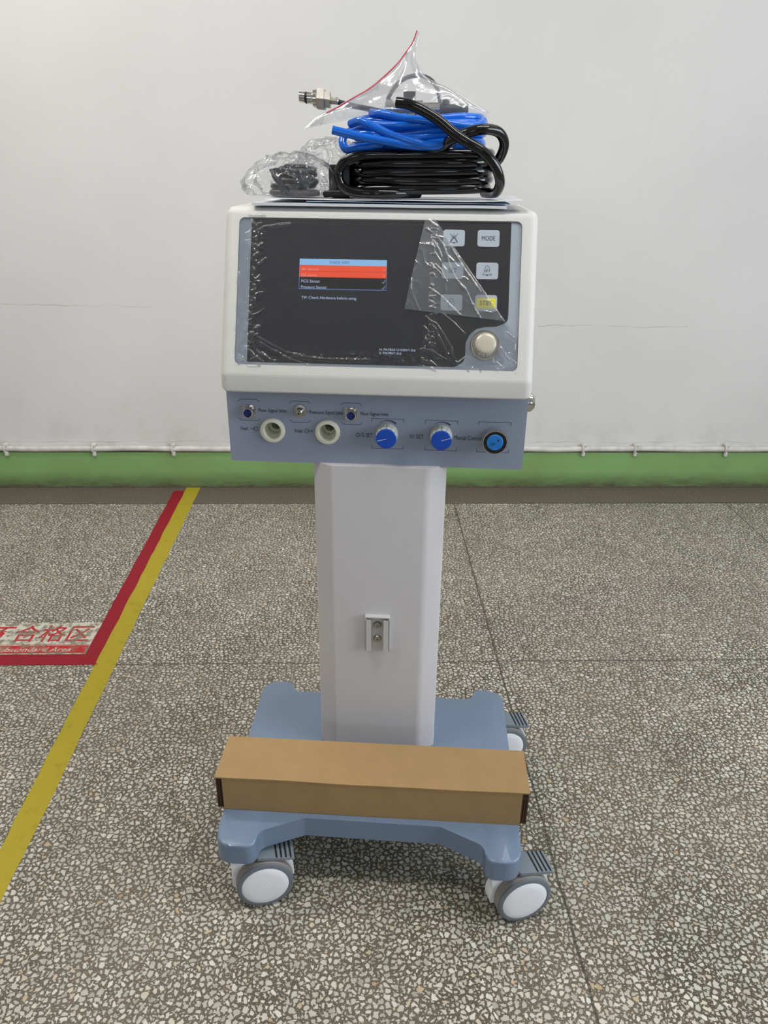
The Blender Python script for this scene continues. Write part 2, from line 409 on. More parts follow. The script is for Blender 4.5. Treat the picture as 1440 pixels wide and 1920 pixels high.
def tube(bm, path, r, n=14, mi=0, closed=False, hollow=0, cap=True):
    P = [Vector(p) for p in path]; N = len(P); rings = []
    T = []
    for i in range(N):
        a = P[(i + 1) % N] if (closed or i < N - 1) else P[i]
        b = P[i - 1] if (closed or i > 0) else P[i]
        T.append((a - b).normalized())
    u = T[0].orthogonal().normalized()
    for i in range(N):
        if i: u = (u - T[i] * u.dot(T[i])).normalized()
        v = T[i].cross(u); rr = r[i] if isinstance(r, (list, tuple)) else r
        rings.append([bm.verts.new(P[i] + (u * math.cos(2 * PI * k / n) + v * math.sin(2 * PI * k / n)) * rr) for k in range(n)])
    for i in range(N if closed else N - 1):
        a, b = rings[i], rings[(i + 1) % N]
        for k in range(n):
            q = bm.faces.new((a[k], a[(k + 1) % n], b[(k + 1) % n], b[k])); q.material_index = mi
    if not closed and cap:
        for ring, t in ((rings[0], T[0]), (rings[-1], -T[-1])):
            if hollow:
                c = sum((v.co for v in ring), Vector()) / n
                i1 = [bm.verts.new(c + (v.co - c) * hollow) for v in ring]
                i2 = [bm.verts.new(w.co + t * .012) for w in i1]
                for k in range(n):
                    k2 = (k + 1) % n
                    bm.faces.new((ring[k], ring[k2], i1[k2], i1[k])); bm.faces.new((i1[k], i1[k2], i2[k2], i2[k]))
                bm.faces.new(i2)
            else: bm.faces.new(ring)

def boolean(o, cutter):
    md = o.modifiers.new('cut', 'BOOLEAN'); md.object = cutter; md.operation = 'DIFFERENCE'; md.solver = 'EXACT'
    bpy.context.view_layer.update()
    me = bpy.data.meshes.new_from_object(o.evaluated_get(bpy.context.evaluated_depsgraph_get()))
    o.modifiers.clear(); old = o.data; o.data = me; bpy.data.meshes.remove(old)
    cm = cutter.data; bpy.data.objects.remove(cutter); bpy.data.meshes.remove(cm)

def text_bm(bm, s, f, x0, x1, y0, y1, thick=.0003, w=0, mi=0, shear=0, rot=0, bold=0):
    """glyphs of s fitted to the rectangle, mapped through f(a, b, c); raised by thick"""
    cu = bpy.data.curves.new('glyphs', 'FONT'); cu.body = s; cu.extrude = 0; cu.resolution_u = 4; cu.shear = shear; cu.offset = bold
    o = bpy.data.objects.new('glyphs', cu); COL.objects.link(o); bpy.context.view_layer.update()
    me = bpy.data.meshes.new_from_object(o.evaluated_get(bpy.context.evaluated_depsgraph_get()))
    bpy.data.objects.remove(o); bpy.data.curves.remove(cu)
    if not len(me.vertices): bpy.data.meshes.remove(me); return
    xs = [v.co.x for v in me.vertices]; ys = [v.co.y for v in me.vertices]
    ax, bx, ay, by = min(xs), max(xs), min(ys), max(ys)
    sx = (x1 - x0) / (bx - ax); sy = (y1 - y0) / (by - ay)
    cx, cy = (x0 + x1) / 2, (y0 + y1) / 2; cr, sr = math.cos(rot), math.sin(rot)
    g = bmesh.new(); g.from_mesh(me); bpy.data.meshes.remove(me)
    bmesh.ops.remove_doubles(g, verts=g.verts[:], dist=1e-5)
    r = bmesh.ops.extrude_face_region(g, geom=g.faces[:])
    top = {v for v in r['geom'] if isinstance(v, bmesh.types.BMVert)}
    for v in g.verts:
        a = x0 + (v.co.x - ax) * sx - cx; b = y0 + (v.co.y - ay) * sy - cy
        v.co = Vector(f(cx + a * cr - b * sr, cy + a * sr + b * cr, w + (thick if v in top else 0)))
    tmp = bpy.data.meshes.new('t'); g.to_mesh(tmp); g.free()
    n0 = len(bm.faces); bm.from_mesh(tmp); bpy.data.meshes.remove(tmp)
    bm.faces.ensure_lookup_table()
    for q in bm.faces[n0:]: q.material_index = mi

def stroke(bm, pts, wd, f, w=0, thick=.0003, mi=0):
    """a printed line of width wd along pts in the (a, b) plane"""
    P = [Vector(p) for p in pts]; L = []; R = []
    for i in range(len(P)):
        d = (P[min(i + 1, len(P) - 1)] - P[max(i - 1, 0)]).normalized(); nn = Vector((-d.y, d.x))
        ww = wd[i] if isinstance(wd, (list, tuple)) else wd
        L.append(P[i] + nn * ww / 2); R.append(P[i] - nn * ww / 2)
    for i in range(len(P) - 1):
        q = [L[i], L[i + 1], R[i + 1], R[i]]
        prism(bm, [(v.x, v.y) for v in q], w, w + thick, f, mi=mi)

# ---------------------------------------------------------------- setting
def struct(name, bm, m, label, parent=None):
    o = obj(name, bm, m, parent)
    return tag(o, label, {'wall': 'wall', 'base': 'baseboard', 'floo': 'floor', 'ceil': 'ceiling', 'wind': 'window', 'trim': 'trim'}[name[:4]], kind='structure')
bm = bmesh.new(); box(bm, ROOM_X0 - .1, ROOM_X1 + .1, ROOM_Y0 - .1, WALL_Y + .1, -.1, 0)
struct('floor', bm, M['floor'], 'speckled grey and white terrazzo floor with thin joints')
bm = bmesh.new(); box(bm, ROOM_X0 - .1, ROOM_X1 + .1, WALL_Y, WALL_Y + .1, 0, ROOM_Z)
struct('wall_back', bm, M['wall'], 'off-white plastered wall with hairline cracks behind the machine')
bm = bmesh.new(); box(bm, ROOM_X0 - .1, ROOM_X0, ROOM_Y0, WALL_Y, 0, ROOM_Z)
struct('wall_left', bm, M['wall'], 'off-white side wall outside the left of the picture')
def holed_wall(name, axis, a0, a1, pos, th, holes, label):
    bm = bmesh.new(); xs = sorted({a0, a1} | {h[0] for h in holes} | {h[1] for h in holes})
    for i in range(len(xs) - 1):
        m_ = (xs[i] + xs[i + 1]) / 2; hz = [h for h in holes if h[0] < m_ < h[1]]
        spans = [(0, hz[0][2]), (hz[0][3], ROOM_Z)] if hz else [(0, ROOM_Z)]
        for z0, z1 in spans:
            if axis == 'x': box(bm, xs[i], xs[i + 1], pos, pos + th, z0, z1)
            else: box(bm, pos, pos + th, xs[i], xs[i + 1], z0, z1)
    return struct(name, bm, M['wall'] if axis == 'y' else M['dim_wall'], label)
holed_wall('wall_right', 'y', ROOM_Y0, WALL_Y, ROOM_X1, .1, [(-1.5, 1.3, 1.0, 2.5)], 'off-white side wall with a wide window on the right')
holed_wall('wall_front', 'x', ROOM_X0 - .1, ROOM_X1 + .1, ROOM_Y0 - .1, .1, [(.6, 2.0, 1.1, 2.6), (-2.2, -.8, 1.1, 2.6)], 'wall greyed to cut bounce, with two added windows behind the camera')
bm = bmesh.new(); box(bm, ROOM_X0 - .1, ROOM_X1 + .1, ROOM_Y0 - .1, WALL_Y + .1, ROOM_Z, ROOM_Z + .1)
struct('ceiling', bm, M['ceiling'], 'plain white ceiling above the machine')
for i, (ax, a0, a1, z0, z1, pos) in enumerate((('y', -1.5, 1.3, 1.0, 2.5, ROOM_X1), ('x', .6, 2.0, 1.1, 2.6, ROOM_Y0 - .1), ('x', -2.2, -.8, 1.1, 2.6, ROOM_Y0 - .1))):
    bm = bmesh.new(); t = .04
    def bb(p0, p1, q0, q1, d0, d1, mi):
        if ax == 'x': box(bm, p0, p1, pos + d0, pos + d1, q0, q1, mi=mi)
        else: box(bm, pos + d0, pos + d1, p0, p1, q0, q1, mi=mi)
    bb(a0, a1, z0, z0 + t, .02, .08, 0); bb(a0, a1, z1 - t, z1, .02, .08, 0)
    nb = 3 if ax == 'y' else 2
    for k in range(nb + 1):
        c = a0 + (a1 - a0) * k / nb; bb(max(a0, c - t / 2), min(a1, c + t / 2), z0 + t, z1 - t, .02, .08, 0)
    bb(a0 + .01, a1 - .01, z0 + .01, z1 - .01, .075 if ax == 'y' else .02, .08 if ax == 'y' else .03, 1)
    struct('window_%d' % (i + 1), bm, [M['caster_white'], M['pane']], 'white framed window full of daylight, %s' % ('wide one in the right wall', 'added for fill behind the camera on the right', 'added for fill behind the camera on the left')[i])  # the two windows behind the camera are added to carry the fill
# green skirting with a slightly rounded, proud face
bm = bmesh.new(); box(bm, ROOM_X0, ROOM_X1, WALL_Y - .012, WALL_Y, 0, .162, bev=.004)
struct('baseboard_back', bm, M['green'], 'green painted skirting band with chipped paint along the back wall')

for lx, ly, lp in LAMPS:
    t = thing('ceiling_lamp', 'white twin tube lamp under the ceiling, %s the camera on the %s' % ('well beyond' if ly > 1 else 'just beyond', 'left' if lx < 0 else 'right'), 'lamp', (lx, ly, ROOM_Z), group='tube lamps on the ceiling')
    bm = bmesh.new(); box(bm, -.63, .63, -.1, .1, -.06, 0, bev=.005); obj('lamp_body', bm, M['caster_white'], t)
    bm = bmesh.new()
    for s in (-1, 1): tube(bm, [(-.6, s * .05, -.08), (.6, s * .05, -.08)], .015)
    obj('lamp_tube', bm, M['lamp'], t, smooth=40)

bm = bmesh.new(); box(bm, ROOM_X0, ROOM_X1, WALL_Y - .0132, WALL_Y - .001, .1590, .1628)  # thin dark strip along the top of the green band
struct('trim_1', bm, M['dark_strip'], 'thin dark line between the green band and the white pipe')
# white painted pipe on the green band
pipe = thing('wall_pipe', 'thin white painted pipe clipped along the wall above the green band', 'pipe', (0, WALL_Y - .013, .1745))
bm = bmesh.new()
random.seed(3)
pp = [(ROOM_X0 + i * .1, 0, .0015 * math.sin(i * .9) + .001 * math.sin(i * 2.3)) for i in range(int((ROOM_X1 - ROOM_X0) / .1) + 1)]
tube(bm, catmull(pp, 2), .0115, 12); obj('conduit', bm, M['pipe'], pipe, smooth=50)
for cx in (-2.2, -1.8, -1.461, -1.103, -.777, .9396, 1.161, 1.55, 1.9, 2.3):
    bm = bmesh.new()
    tube(bm, [(cx + .004 * math.cos(a), .0125 * math.cos(a) * 1.05 - .001, .0150 * math.sin(a)) for a in [PI * .5 + PI * k / 10 for k in range(11)]], .0042, 8)
    box(bm, cx - .008, cx + .010, -.010, .012, .010, .023, bev=.003); box(bm, cx - .006, cx + .008, -.012, .012, -.030, -.011, bev=.003)
    obj('clip', bm, M['pipe'], pipe, smooth=50)

# floor tapes and the floor sign
def strip(name, poly, m, label, z=.0006):
    bm = bmesh.new(); prism(bm, poly, 0.0, z)
    return tag(obj(name, bm, m), label, 'tape')
def edge_pts(a, b, n, amp, seed):
    random.seed(seed); A, B = Vector(a), Vector(b); d = (B - A).normalized(); nn = Vector((-d.y, d.x))
    return [tuple(A + (B - A) * i / n + nn * (random.uniform(-amp, amp) if 0 < i < n else 0)) for i in range(n + 1)]
strip('yellow_floor_tape', edge_pts((-.738, 2.992), (-.715, .3), 60, .0016, 1) + edge_pts((-.664, .3), (-.680, 2.992), 60, .0016, 2), M['yellow'],
      'long worn yellow tape line running across the floor to the wall', .0007)
strip('red_floor_tape', edge_pts((-.7835, 2.955), (-.7695, 1.745), 30, .001, 3) + edge_pts((-.7185, 1.745), (-.7335, 2.955), 30, .001, 4), M['red'],
      'red tape line lying beside the yellow tape and running to the wall', .0006)
strip('red_floor_tape', edge_pts((-1.6, 1.7835), (-.7705, 1.7835), 20, .001, 5) + edge_pts((-.7195, 1.7345), (-1.6, 1.7345), 20, .001, 6), M['red'],
      'red tape strip along the near edge of the worn floor sign', .0008)
sign = thing('floor_sign', 'worn white floor sticker with red Chinese characters at left edge', 'sign', (0, 0, 0))
bm = bmesh.new(); prism(bm, rect(-1.13, -.771, 1.785, 1.945), 0.0002, .0009)
obj('sticker_sheet', bm, M['sticker'], sign)
bm = bmesh.new(); prism(bm, rect(-1.125, -.7735, 1.7885, 1.8265), .0009, .0012); obj('red_band', bm, M['red_print'], sign)
bm = bmesh.new(); prism(bm, rect(-1.125, -.7735, 1.8295, 1.8315), .0009, .0012); obj('red_rule', bm, M['red_print'], sign)
bm = bmesh.new(); text_bm(bm, '不合格区', lambda a, b, c: (a, b, c), -1.082, -.785, 1.845, 1.930, .0004, .0009, bold=.008); obj('red_characters', bm, M['red_print'], sign)
bm = bmesh.new(); text_bm(bm, 'Substandard Area', lambda a, b, c: (a, b, c), -1.03, -.817, 1.797, 1.817, .0003, .0012, shear=.2, bold=.004); obj('white_lettering', bm, M['white_print'], sign)

# ---------------------------------------------------------------- the machine (own frame: front is -Y)
DEV = Vector((.03296, 1.30537, 0)); DA = -.08926
vent = thing('medical_ventilator', 'white and blue-grey medical ventilator on a wheeled stand with lit display', 'medical machine', DEV, DA)

# base plate
bp = [(-.262, -.357), (-.190, -.357), (-.188, -.322), (-.112, -.286), (.136, -.289), (.212, -.326), (.216, -.360), (.278, -.360), (.279, .112), (.222, .112), (.204, .077), (-.186, .077), (-.204, .110), (-.263, .110)]
br = [.030, .028, .022, .014, .014, .022, .028, .030, .032, .016, .010, .010, .016, .032]
bm = bmesh.new(); prism(bm, fillet(bp, br, 8), .122, .165, bev=.005, both=False)
obj('base_plate', bm, M['base_blue'], vent, smooth=50)

# column
def col_poly():
    c = .0075; h, hf, yf, yo = .1159, .084, -.098, -.0748
    pts = [(c - h, yo), (c - hf, yf), (c + hf, yf), (c + h, yo), (c + h, .06), (c - h, .06)]
    return fillet(pts, [.006, .012, .022, .008, .01, .01], 6)
bm = bmesh.new(); prism(bm, col_poly(), .165, .783); obj('column', bm, M['white_metal'], vent, smooth=35)

# bracket on the column
def CF(a, b, c): return (a, -.098 - c, b)
bm = bmesh.new()
prism(bm, rect(-.0155, .0305, .414, .4885), 0, .0022, CF)
for a0, a1 in ((-.0155, -.0040), (.0190, .0305)):
    prism(bm, rect(a0, a1, .414, .482), .0085, .0108, CF)
for a0, a1 in ((-.0155, -.0133), (.0283, .0305)):
    prism(bm, rect(a0, a1, .414, .4885), .0022, .0108, CF)
prism(bm, rect(-.0133, .0283, .4868, .4885), .0022, .0108, CF)
rail = obj('rail_bracket', bm, M['alu'], vent)
bm = bmesh.new(); prism(bm, rect(-.0128, .0278, .482, .4866), .0022, .003, CF); obj('slot', bm, M['dark'], rail)
for zc in (.4675, .4375):
    bm = bmesh.new(); f = lambda a, b, c, zc=zc: CF(.0073 + a, zc + b, c)
    lathe(bm, [(0, .0042), (.0022, .0042), (.0024, .006), (.0062, .006), (.0074, .0045), (.0078, .0022)], f, 28)
    sc_ = obj('screw', bm, M['steel'], rail, smooth=40)

# control box
BY = -.0842
def BF(a, b, c): return (a, BY - c, b)
bm = bmesh.new(); box(bm, -.2505, .2505, BY + .0018, .20, .7815, .925, bev=.002)
bx = obj('control_box', bm, M['white_metal'], vent, smooth=30)
def cyl_cut(cx, cz, r, y0, y1):
    g = bmesh.new(); prism(g, circle(cx, cz, r, 48), 0, 1, lambda a, b, c: (a, y0 + (y1 - y0) * c, b)); return obj('cut', g, M['dark'], vent)
PORTS = [(-.1753, .8393), (-.0814, .8390)]
for px, pz in PORTS: boolean(bx, cyl_cut(px, pz, .0175, BY - .05, BY + .07))
bm = bmesh.new(); prism(bm, rect(-.2512, .2512, .7815, .9150), -.0018, 0, BF)
fp = obj('front_panel', bm, M['blue_grey'], bx)
for px, pz in PORTS: boolean(fp, cyl_cut(px, pz, .0175, BY - .05, BY + .07))
tag(fp, 'blue-grey printed control panel')
for px, pz in PORTS:
    bm = bmesh.new(); f = lambda a, b, c, px=px, pz=pz: BF(px + a, pz + b, c)
    lathe(bm, [(.0, -.055), (.0085, -.055), (.0085, -.030), (.0118, -.028), (.0125, -.012), (.0143, -.010), (.0143, .004), (.0152, .0062), (.0190, .0062), (.0208, .0048), (.0213, .0000), (.0172, -.0005), (.0172, -.05)], f, 48,
          mis=[1] + [0] * 11)
    obj('breathing_port', bm, [M['ivory'], M['dark']], vent, smooth=40)
# signal sockets
for sx, sz in ((-.2140, .8715), (-.0405, .8722)):
    bm = bmesh.new()
    prism(bm, rrect(sx - .0112, sx + .0112, sz - .0112, sz + .0112, .0018), 0, .0022, BF)
    f = lambda a, b, c, sx=sx, sz=sz: BF(sx + a, sz + b, c)
    lathe(bm, [(.0088, .002), (.0088, .0125), (.0080, .0135), (.0072, .0130), (.0068, .0100)], f, 32)
    for dx in (-1, 1):
        for dz in (-1, 1):
            g = lambda a, b, c, dx=dx, dz=dz: BF(sx + dx * .0088 + a, sz + dz * .0088 + b, c)
            lathe(bm, [(.0022, .002), (.0020, .0036), (.0, .004)], g, 12)
    so = obj('signal_socket', bm, M['chrome'], vent, smooth=40)
    bm = bmesh.new(); lathe(bm, [(.0069, .006), (.0069, .0105), (.0, .0105)], f, 32)
    obj('socket_insert', bm, M['socket'], so)
    bm = bmesh.new()
    for k in range(3):
        a0 = PI / 2 + k * 2 * PI / 3
        prism(bm, circle(sx + .0034 * math.cos(a0), sz + .0034 * math.sin(a0), .0011, 10), .0105, .0109, BF)
    prism(bm, rect(sx - .001, sx + .001, sz - .0065, sz - .0045), .0105, .0112, BF)
    obj('pin_holes', bm, M['dark'], so)
bm = bmesh.new(); f = lambda a, b, c: BF(-.1272 + a, .8748 + b, c)
lathe(bm, [(.0112, 0), (.0108, .002), (.0066, .003), (.0052, .006), (.0052, .010), (.0034, .0115), (.0034, .017), (.0022, .0175), (.0014, .0172), (.0013, .010), (0, .010)], f, 32)
nz = obj('pressure_nipple', bm, M['steel'], vent, smooth=35)
bm = bmesh.new(); prism(bm, circle(-.1272, .8748, .0013, 12), .0174, .0177, BF); obj('nipple_bore', bm, M['dark'], nz)

# dials
def dial(cx, cz, ang):
    f = lambda a, b, c: BF(cx + a, cz + b, c)
    bm = bmesh.new(); n = 72; prof = [(.0188, .000), (.0188, .004), (.0184, .006), (.0172, .0235), (.0170, .0245)]
    rings = []
    for r, h in prof:
        ring = []
        for i in range(n):
            th = 2 * PI * i / n; rr = r - (.0010 if (i % 6) in (0, 1) and .005 < h < .024 else 0)
            ring.append(bm.verts.new(f(rr * math.cos(th), rr * math.sin(th), h)))
        rings.append(ring)
    for j in range(len(rings) - 1):
        for i in range(n): bm.faces.new((rings[j][i], rings[j][(i + 1) % n], rings[j + 1][(i + 1) % n], rings[j + 1][i]))
    bm.faces.new(rings[-1])
    k = obj('dial_knob', bm, M['knob_grey'], vent, smooth=30)
    bm = bmesh.new(); lathe(bm, [(.0170, .0238), (.0172, .0262), (.0160, .0272), (0, .0274)], f, 48); obj('blue_cap', bm, M['blue_cap'], k, smooth=30)
    bm = bmesh.new(); c, s = math.cos(ang), math.sin(ang)
    stroke(bm, [(0, 0), (.0155 * c, .0155 * s)], .0006, f, .0273, .0003); obj('pointer_line', bm, M['white_mark'], k)
dial(.0196, .8387, math.radians(196)); dial(.1110, .8385, math.radians(17))

# oxygen push button
f = lambda a, b, c: BF(.1993 + a, .8384 + b, c)
bm = bmesh.new()
lathe(bm, [(.0150, 0), (.0150, .014), (.0200, .0155), (.0212, .020), (.0212, .027), (.0206, .0285), (.0190, .0285), (.0186, .0265), (.0186, .022)], f, 48)
ob = obj('oxygen_button', bm, M['chrome'], vent, smooth=30)
bm = bmesh.new(); lathe(bm, [(.0188, .0272), (.0140, .0272), (.0136, .022)], f, 48); obj('black_ring', bm, M['black_plastic'], ob, smooth=30)
bm = bmesh.new(); lathe(bm, [(.0136, .020), (.0136, .0282), (.0128, .0290), (0, .0292)], f, 48); obj('button_cap', bm, M['o2_blue'], ob, smooth=30)
bm = bmesh.new()
text_bm(bm, 'O', f, -.0075, -.0028, -.0055, .0005, .0003, .0291, rot=math.radians(45))
text_bm(bm, '2', f, -.0022, .0002, -.0030, .0000, .0003, .0291, rot=math.radians(45))
text_bm(bm, '+', f, .0024, .0074, .0016, .0066, .0003, .0291, rot=math.radians(45)); obj('button_lettering', bm, M['ink'], ob)

# printing on the panel
bm = bmesh.new(); LW = .00062
def bracket(x0, x1, zt, zb, hook, cut=.0):
    for s, z in ((1, zt), (-1, zb)):
        z1 = z - s * hook
        if cut: stroke(bm, [(x0, z1), (x0 + cut, z), (x1 - cut, z), (x1, z1)], LW, BF)
        else:
            stroke(bm, [(x0, z1), (x0, z)], LW, BF); stroke(bm, [(x0 - LW / 2, z), (x1 + LW / 2, z)], LW, BF); stroke(bm, [(x1, z), (x1, z1)], LW, BF)
bracket(-.2323, -.1958, .8922, .8552, .0040, .004)
bracket(-.1452, -.1094, .8912, .8545, .0040, .004)
bracket(-.0584, -.0226, .8904, .8534, .0040, .004)
bracket(-.0062, .0473, .8650, .8123, .0062)
bracket(.0840, .1378, .8648, .8119, .0062)
bracket(.1722, .2261, .8646, .8116, .0062)
for cx in (.0204, .1118):
    arc = [(cx + .0225 * math.cos(math.radians(a)), .8385 + .0235 * math.sin(math.radians(a))) for a in range(128, 48, -4)]
    stroke(bm, arc, [.0003 + .0022 * i / len(arc) for i in range(len(arc))], BF)
text_bm(bm, 'Flow Signal Inlet', BF, -.1980, -.1500, .8690, .8768)
text_bm(bm, 'Pressure Signal Inlet', BF, -.1118, -.0545, .8682, .8760)
text_bm(bm, 'Flow Signal Inlet', BF, -.0250, .0219, .8682, .8758)
text_bm(bm, 'Expl.', BF, -.2304, -.2172, .8368, .8436)
stroke(bm, [(-.2142, .8406), (-.2066, .8406)], LW, BF); stroke(bm, [(-.2085, .8421), (-.2062, .8406), (-.2085, .8391)], LW, BF)
stroke(bm, [(-.2044 + .0038 * math.cos(2 * PI * i / 20), .8406 + .0038 * math.sin(2 * PI * i / 20)) for i in range(21)], LW, BF)
text_bm(bm, 'Insp.', BF, -.1376, -.1234, .8348, .8424)
stroke(bm, [(-.1170 + .0038 * math.cos(2 * PI * i / 20), .8395 + .0038 * math.sin(2 * PI * i / 20)) for i in range(21)], LW, BF)
stroke(bm, [(-.1188, .8395), (-.1076, .8395)], LW, BF); stroke(bm, [(-.1096, .8413), (-.1072, .8395), (-.1096, .8377)], LW, BF)
text_bm(bm, 'O', BF, -.0334, -.0270, .8318, .8388); text_bm(bm, '2', BF, -.0266, -.0242, .8318, .8350)
text_bm(bm, '% SET', BF, -.0238, -.0050, .8316, .8390)
text_bm(bm, 'V', BF, .0577, .0626, .8318, .8390); text_bm(bm, 'T', BF, .0628, .0662, .8318, .8368); text_bm(bm, 'SET', BF, .0692, .0812, .8318, .8390)
text_bm(bm, 'Manual Control', BF, .1334, .1782, .8320, .8392)
obj('printed_lettering', bm, M['ink'], fp)

# side fitting peeking out on the right
bm = bmesh.new(); f = lambda a, b, c: (.2500 + c, .03 + a, .868 + b)
lathe(bm, [(.0, 0), (.020, 0), (.020, .006), (.016, .010), (.0175, .016), (.017, .022), (.011, .0275), (0, .029)], f, 32)
obj('side_knob', bm, M['chrome'], vent, smooth=40)

# monitor housing
P0 = Vector((0, -.1141, .9417)); EV = Vector((0, .1127, .2467)).normalized(); NV = Vector((0, -EV.z, EV.y))
def FF(a, b, c): return P0 + Vector((a, 0, 0)) + EV * b + NV * c
prof = [(-.1166, .9130), (-.1146, .9417), (-.0015, 1.1884), (.245, 1.1884), (.245, .9130)]
def inset_poly(P, d):
    P = [Vector(p) for p in P]; n = len(P); c = sum(P, Vector((0, 0))) / n; out = []
    for i in range(n):
        L = []
        for a, b in ((P[i - 1], P[i]), (P[i], P[(i + 1) % n])):
            e = (b - a).normalized(); nn = Vector((-e.y, e.x))
            if nn.dot(c - a) < 0: nn = -nn
            L.append((a + nn * d, e))
        (a, e), (b, g) = L
        den = e.x * g.y - e.y * g.x; t = ((b.x - a.x) * g.y - (b.y - a.y) * g.x) / den
        out.append(a + e * t)
    return out
bm = bmesh.new(); RR = .013; W2 = .2520; secs = []
angs = [math.radians(a) for a in (90, 75, 60, 45, 30, 15, 0)]
for sx in [(-1, a) for a in angs] + [(1, a) for a in angs[::-1]]:
    ins = RR * (1 - math.cos(sx[1])); xx = sx[0] * (W2 - RR + RR * math.sin(sx[1]))
    po = fillet(inset_poly(prof, ins), [max(.001, r - ins * .5) for r in (.003, .020, .018, .02, .004)], 6)
    secs.append([bm.verts.new((xx, p[0], p[1])) for p in po])
for a, b in zip(secs, secs[1:]):
    for i in range(len(a)): bm.faces.new((a[i], a[(i + 1) % len(a)], b[(i + 1) % len(a)], b[i]))
bm.faces.new(secs[0]); bm.faces.new(secs[-1][::-1])
hs = obj('monitor_housing', bm, M['housing'], vent)
g = bmesh.new(); prism(g, rrect(-.2280, .2262, .0165, .2545, .009), -.0045, .03, FF); boolean(hs, obj('cut', g, M['dark'], vent))
g = bmesh.new(); box(g, -.2512, .2512, BY - .002, .21, .85, .9255); boolean(hs, obj('cut', g, M['dark'], vent))
for p in hs.data.polygons: p.use_smooth = True
hs.data.set_sharp_from_angle(angle=math.radians(28))

bm = bmesh.new(); prism(bm, rrect(-.2276, .2258, .0169, .2541, .0085), -.0044, -.0030, FF)
pan = obj('membrane_panel', bm, M['panel'], vent)
blk = [(-.2082, .2535), (-.2082, .0215), (.1270, .0215), (.1415, .0300), (.1432, .0440), (.1430, .0600), (.1490, .0740), (.1600, .0835), (.1740, .0868), (.1900, .0870), (.2085, .0950), (.2092, .1080), (.2092, .2535)]
bm = bmesh.new(); prism(bm, fillet(blk, [0, .002, .012, .012, .02, .02, .02, .02, .02, .03, .014, .01, 0], 5), -.0030, -.0026, FF)
bp_ = obj('black_overlay', bm, M['black_panel'], pan)
bm = bmesh.new(); prism(bm, rect(-.1968, .0822, .0330, .2462), -.0026, -.0021, FF)
scr = obj('display_screen', bm, M['screen'], vent)
tag(scr, 'dark lit display with a red and blue status table')
SW = -.0021
bm = bmesh.new(); prism(bm, rect(-.1277, .0130, .1798, .1898), SW, SW + .0002, FF); obj('header_bar', bm, M['e_blue'], scr)
bm = bmesh.new(); prism(bm, rect(-.1272, .0127, .1606, .1796), SW, SW + .0002, FF); obj('red_rows', bm, M['e_red'], scr)
bm = bmesh.new(); prism(bm, rect(-.1272, .0127, .1416, .1604), SW, SW + .0001, FF); obj('dark_rows', bm, M['e_tabledark'], scr)
bm = bmesh.new(); stroke(bm, [(-.1272, .1701), (.0127, .1701)], .0005, FF, SW + .0002, .0001); obj('row_rule', bm, M['e_redline'], scr)
bm = bmesh.new()
stroke(bm, [(-.1275, .1797), (-.1275, .1411)], .0006, FF, SW, .0003); stroke(bm, [(-.1277, .1413), (.0133, .1413)], .0008, FF, SW, .0003); stroke(bm, [(.0130, .1411), (.0130, .1797)], .0006, FF, SW, .0003)
obj('table_outline', bm, M['e_line'], scr)
bm = bmesh.new(); T0 = SW + .0003
text_bm(bm, 'FiO2 Sensor', FF, -.1239, -.0935, .1515, .1562, .0001, T0)
text_bm(bm, 'Pressure Sensor', FF, -.1239, -.0823, .1420, .1466, .0001, T0)
obj('sensor_rows_text', bm, M['e_white'], scr); bm = bmesh.new()
text_bm(bm, 'TIP: Check Hardware before using', FF, -.1229, -.0341, .1238, .1296, .0001, T0)
obj('tip_text', bm, M['e_white'], scr); bm = bmesh.new()
text_bm(bm, 'H: PA7B20131030V1.0.6', FF, .0058, .0635, .0446, .0482, .0001, T0)
text_bm(bm, 'S: PA7BV1.0.6', FF, .0060, .0412, .0390, .0426, .0001, T0)
obj('version_text', bm, M['e_white'], scr); bm = bmesh.new()
for z in (.1535, .1440): stroke(bm, [(.0063, z + .0005), (.0080, z - .0015), (.0115, z + .0040)], .0006, FF, T0, .0001)
obj('check_marks', bm, M['e_white'], scr)
bm = bmesh.new()
text_bm(bm, 'Air source', FF, -.1239, -.0965, .1712, .1752, .0001, T0); text_bm(bm, 'O2 source', FF, -.1239, -.0990, .1618, .1658, .0001, T0)
obj('source_rows_text', bm, M['e_pink'], scr); bm = bmesh.new()
for z in (.1738, .1642):
    stroke(bm, [(.0078, z - .0012), (.0104, z + .0012)], .0004, FF, T0, .0001); stroke(bm, [(.0078, z + .0012), (.0104, z - .0012)], .0004, FF, T0, .0001)
obj('cross_marks', bm, M['e_pink'], scr)
bm = bmesh.new(); text_bm(bm, 'CHECK INFO', FF, -.0790, -.0470, .1825, .1866, .0001, T0); obj('header_text', bm, M['e_dark'], scr)

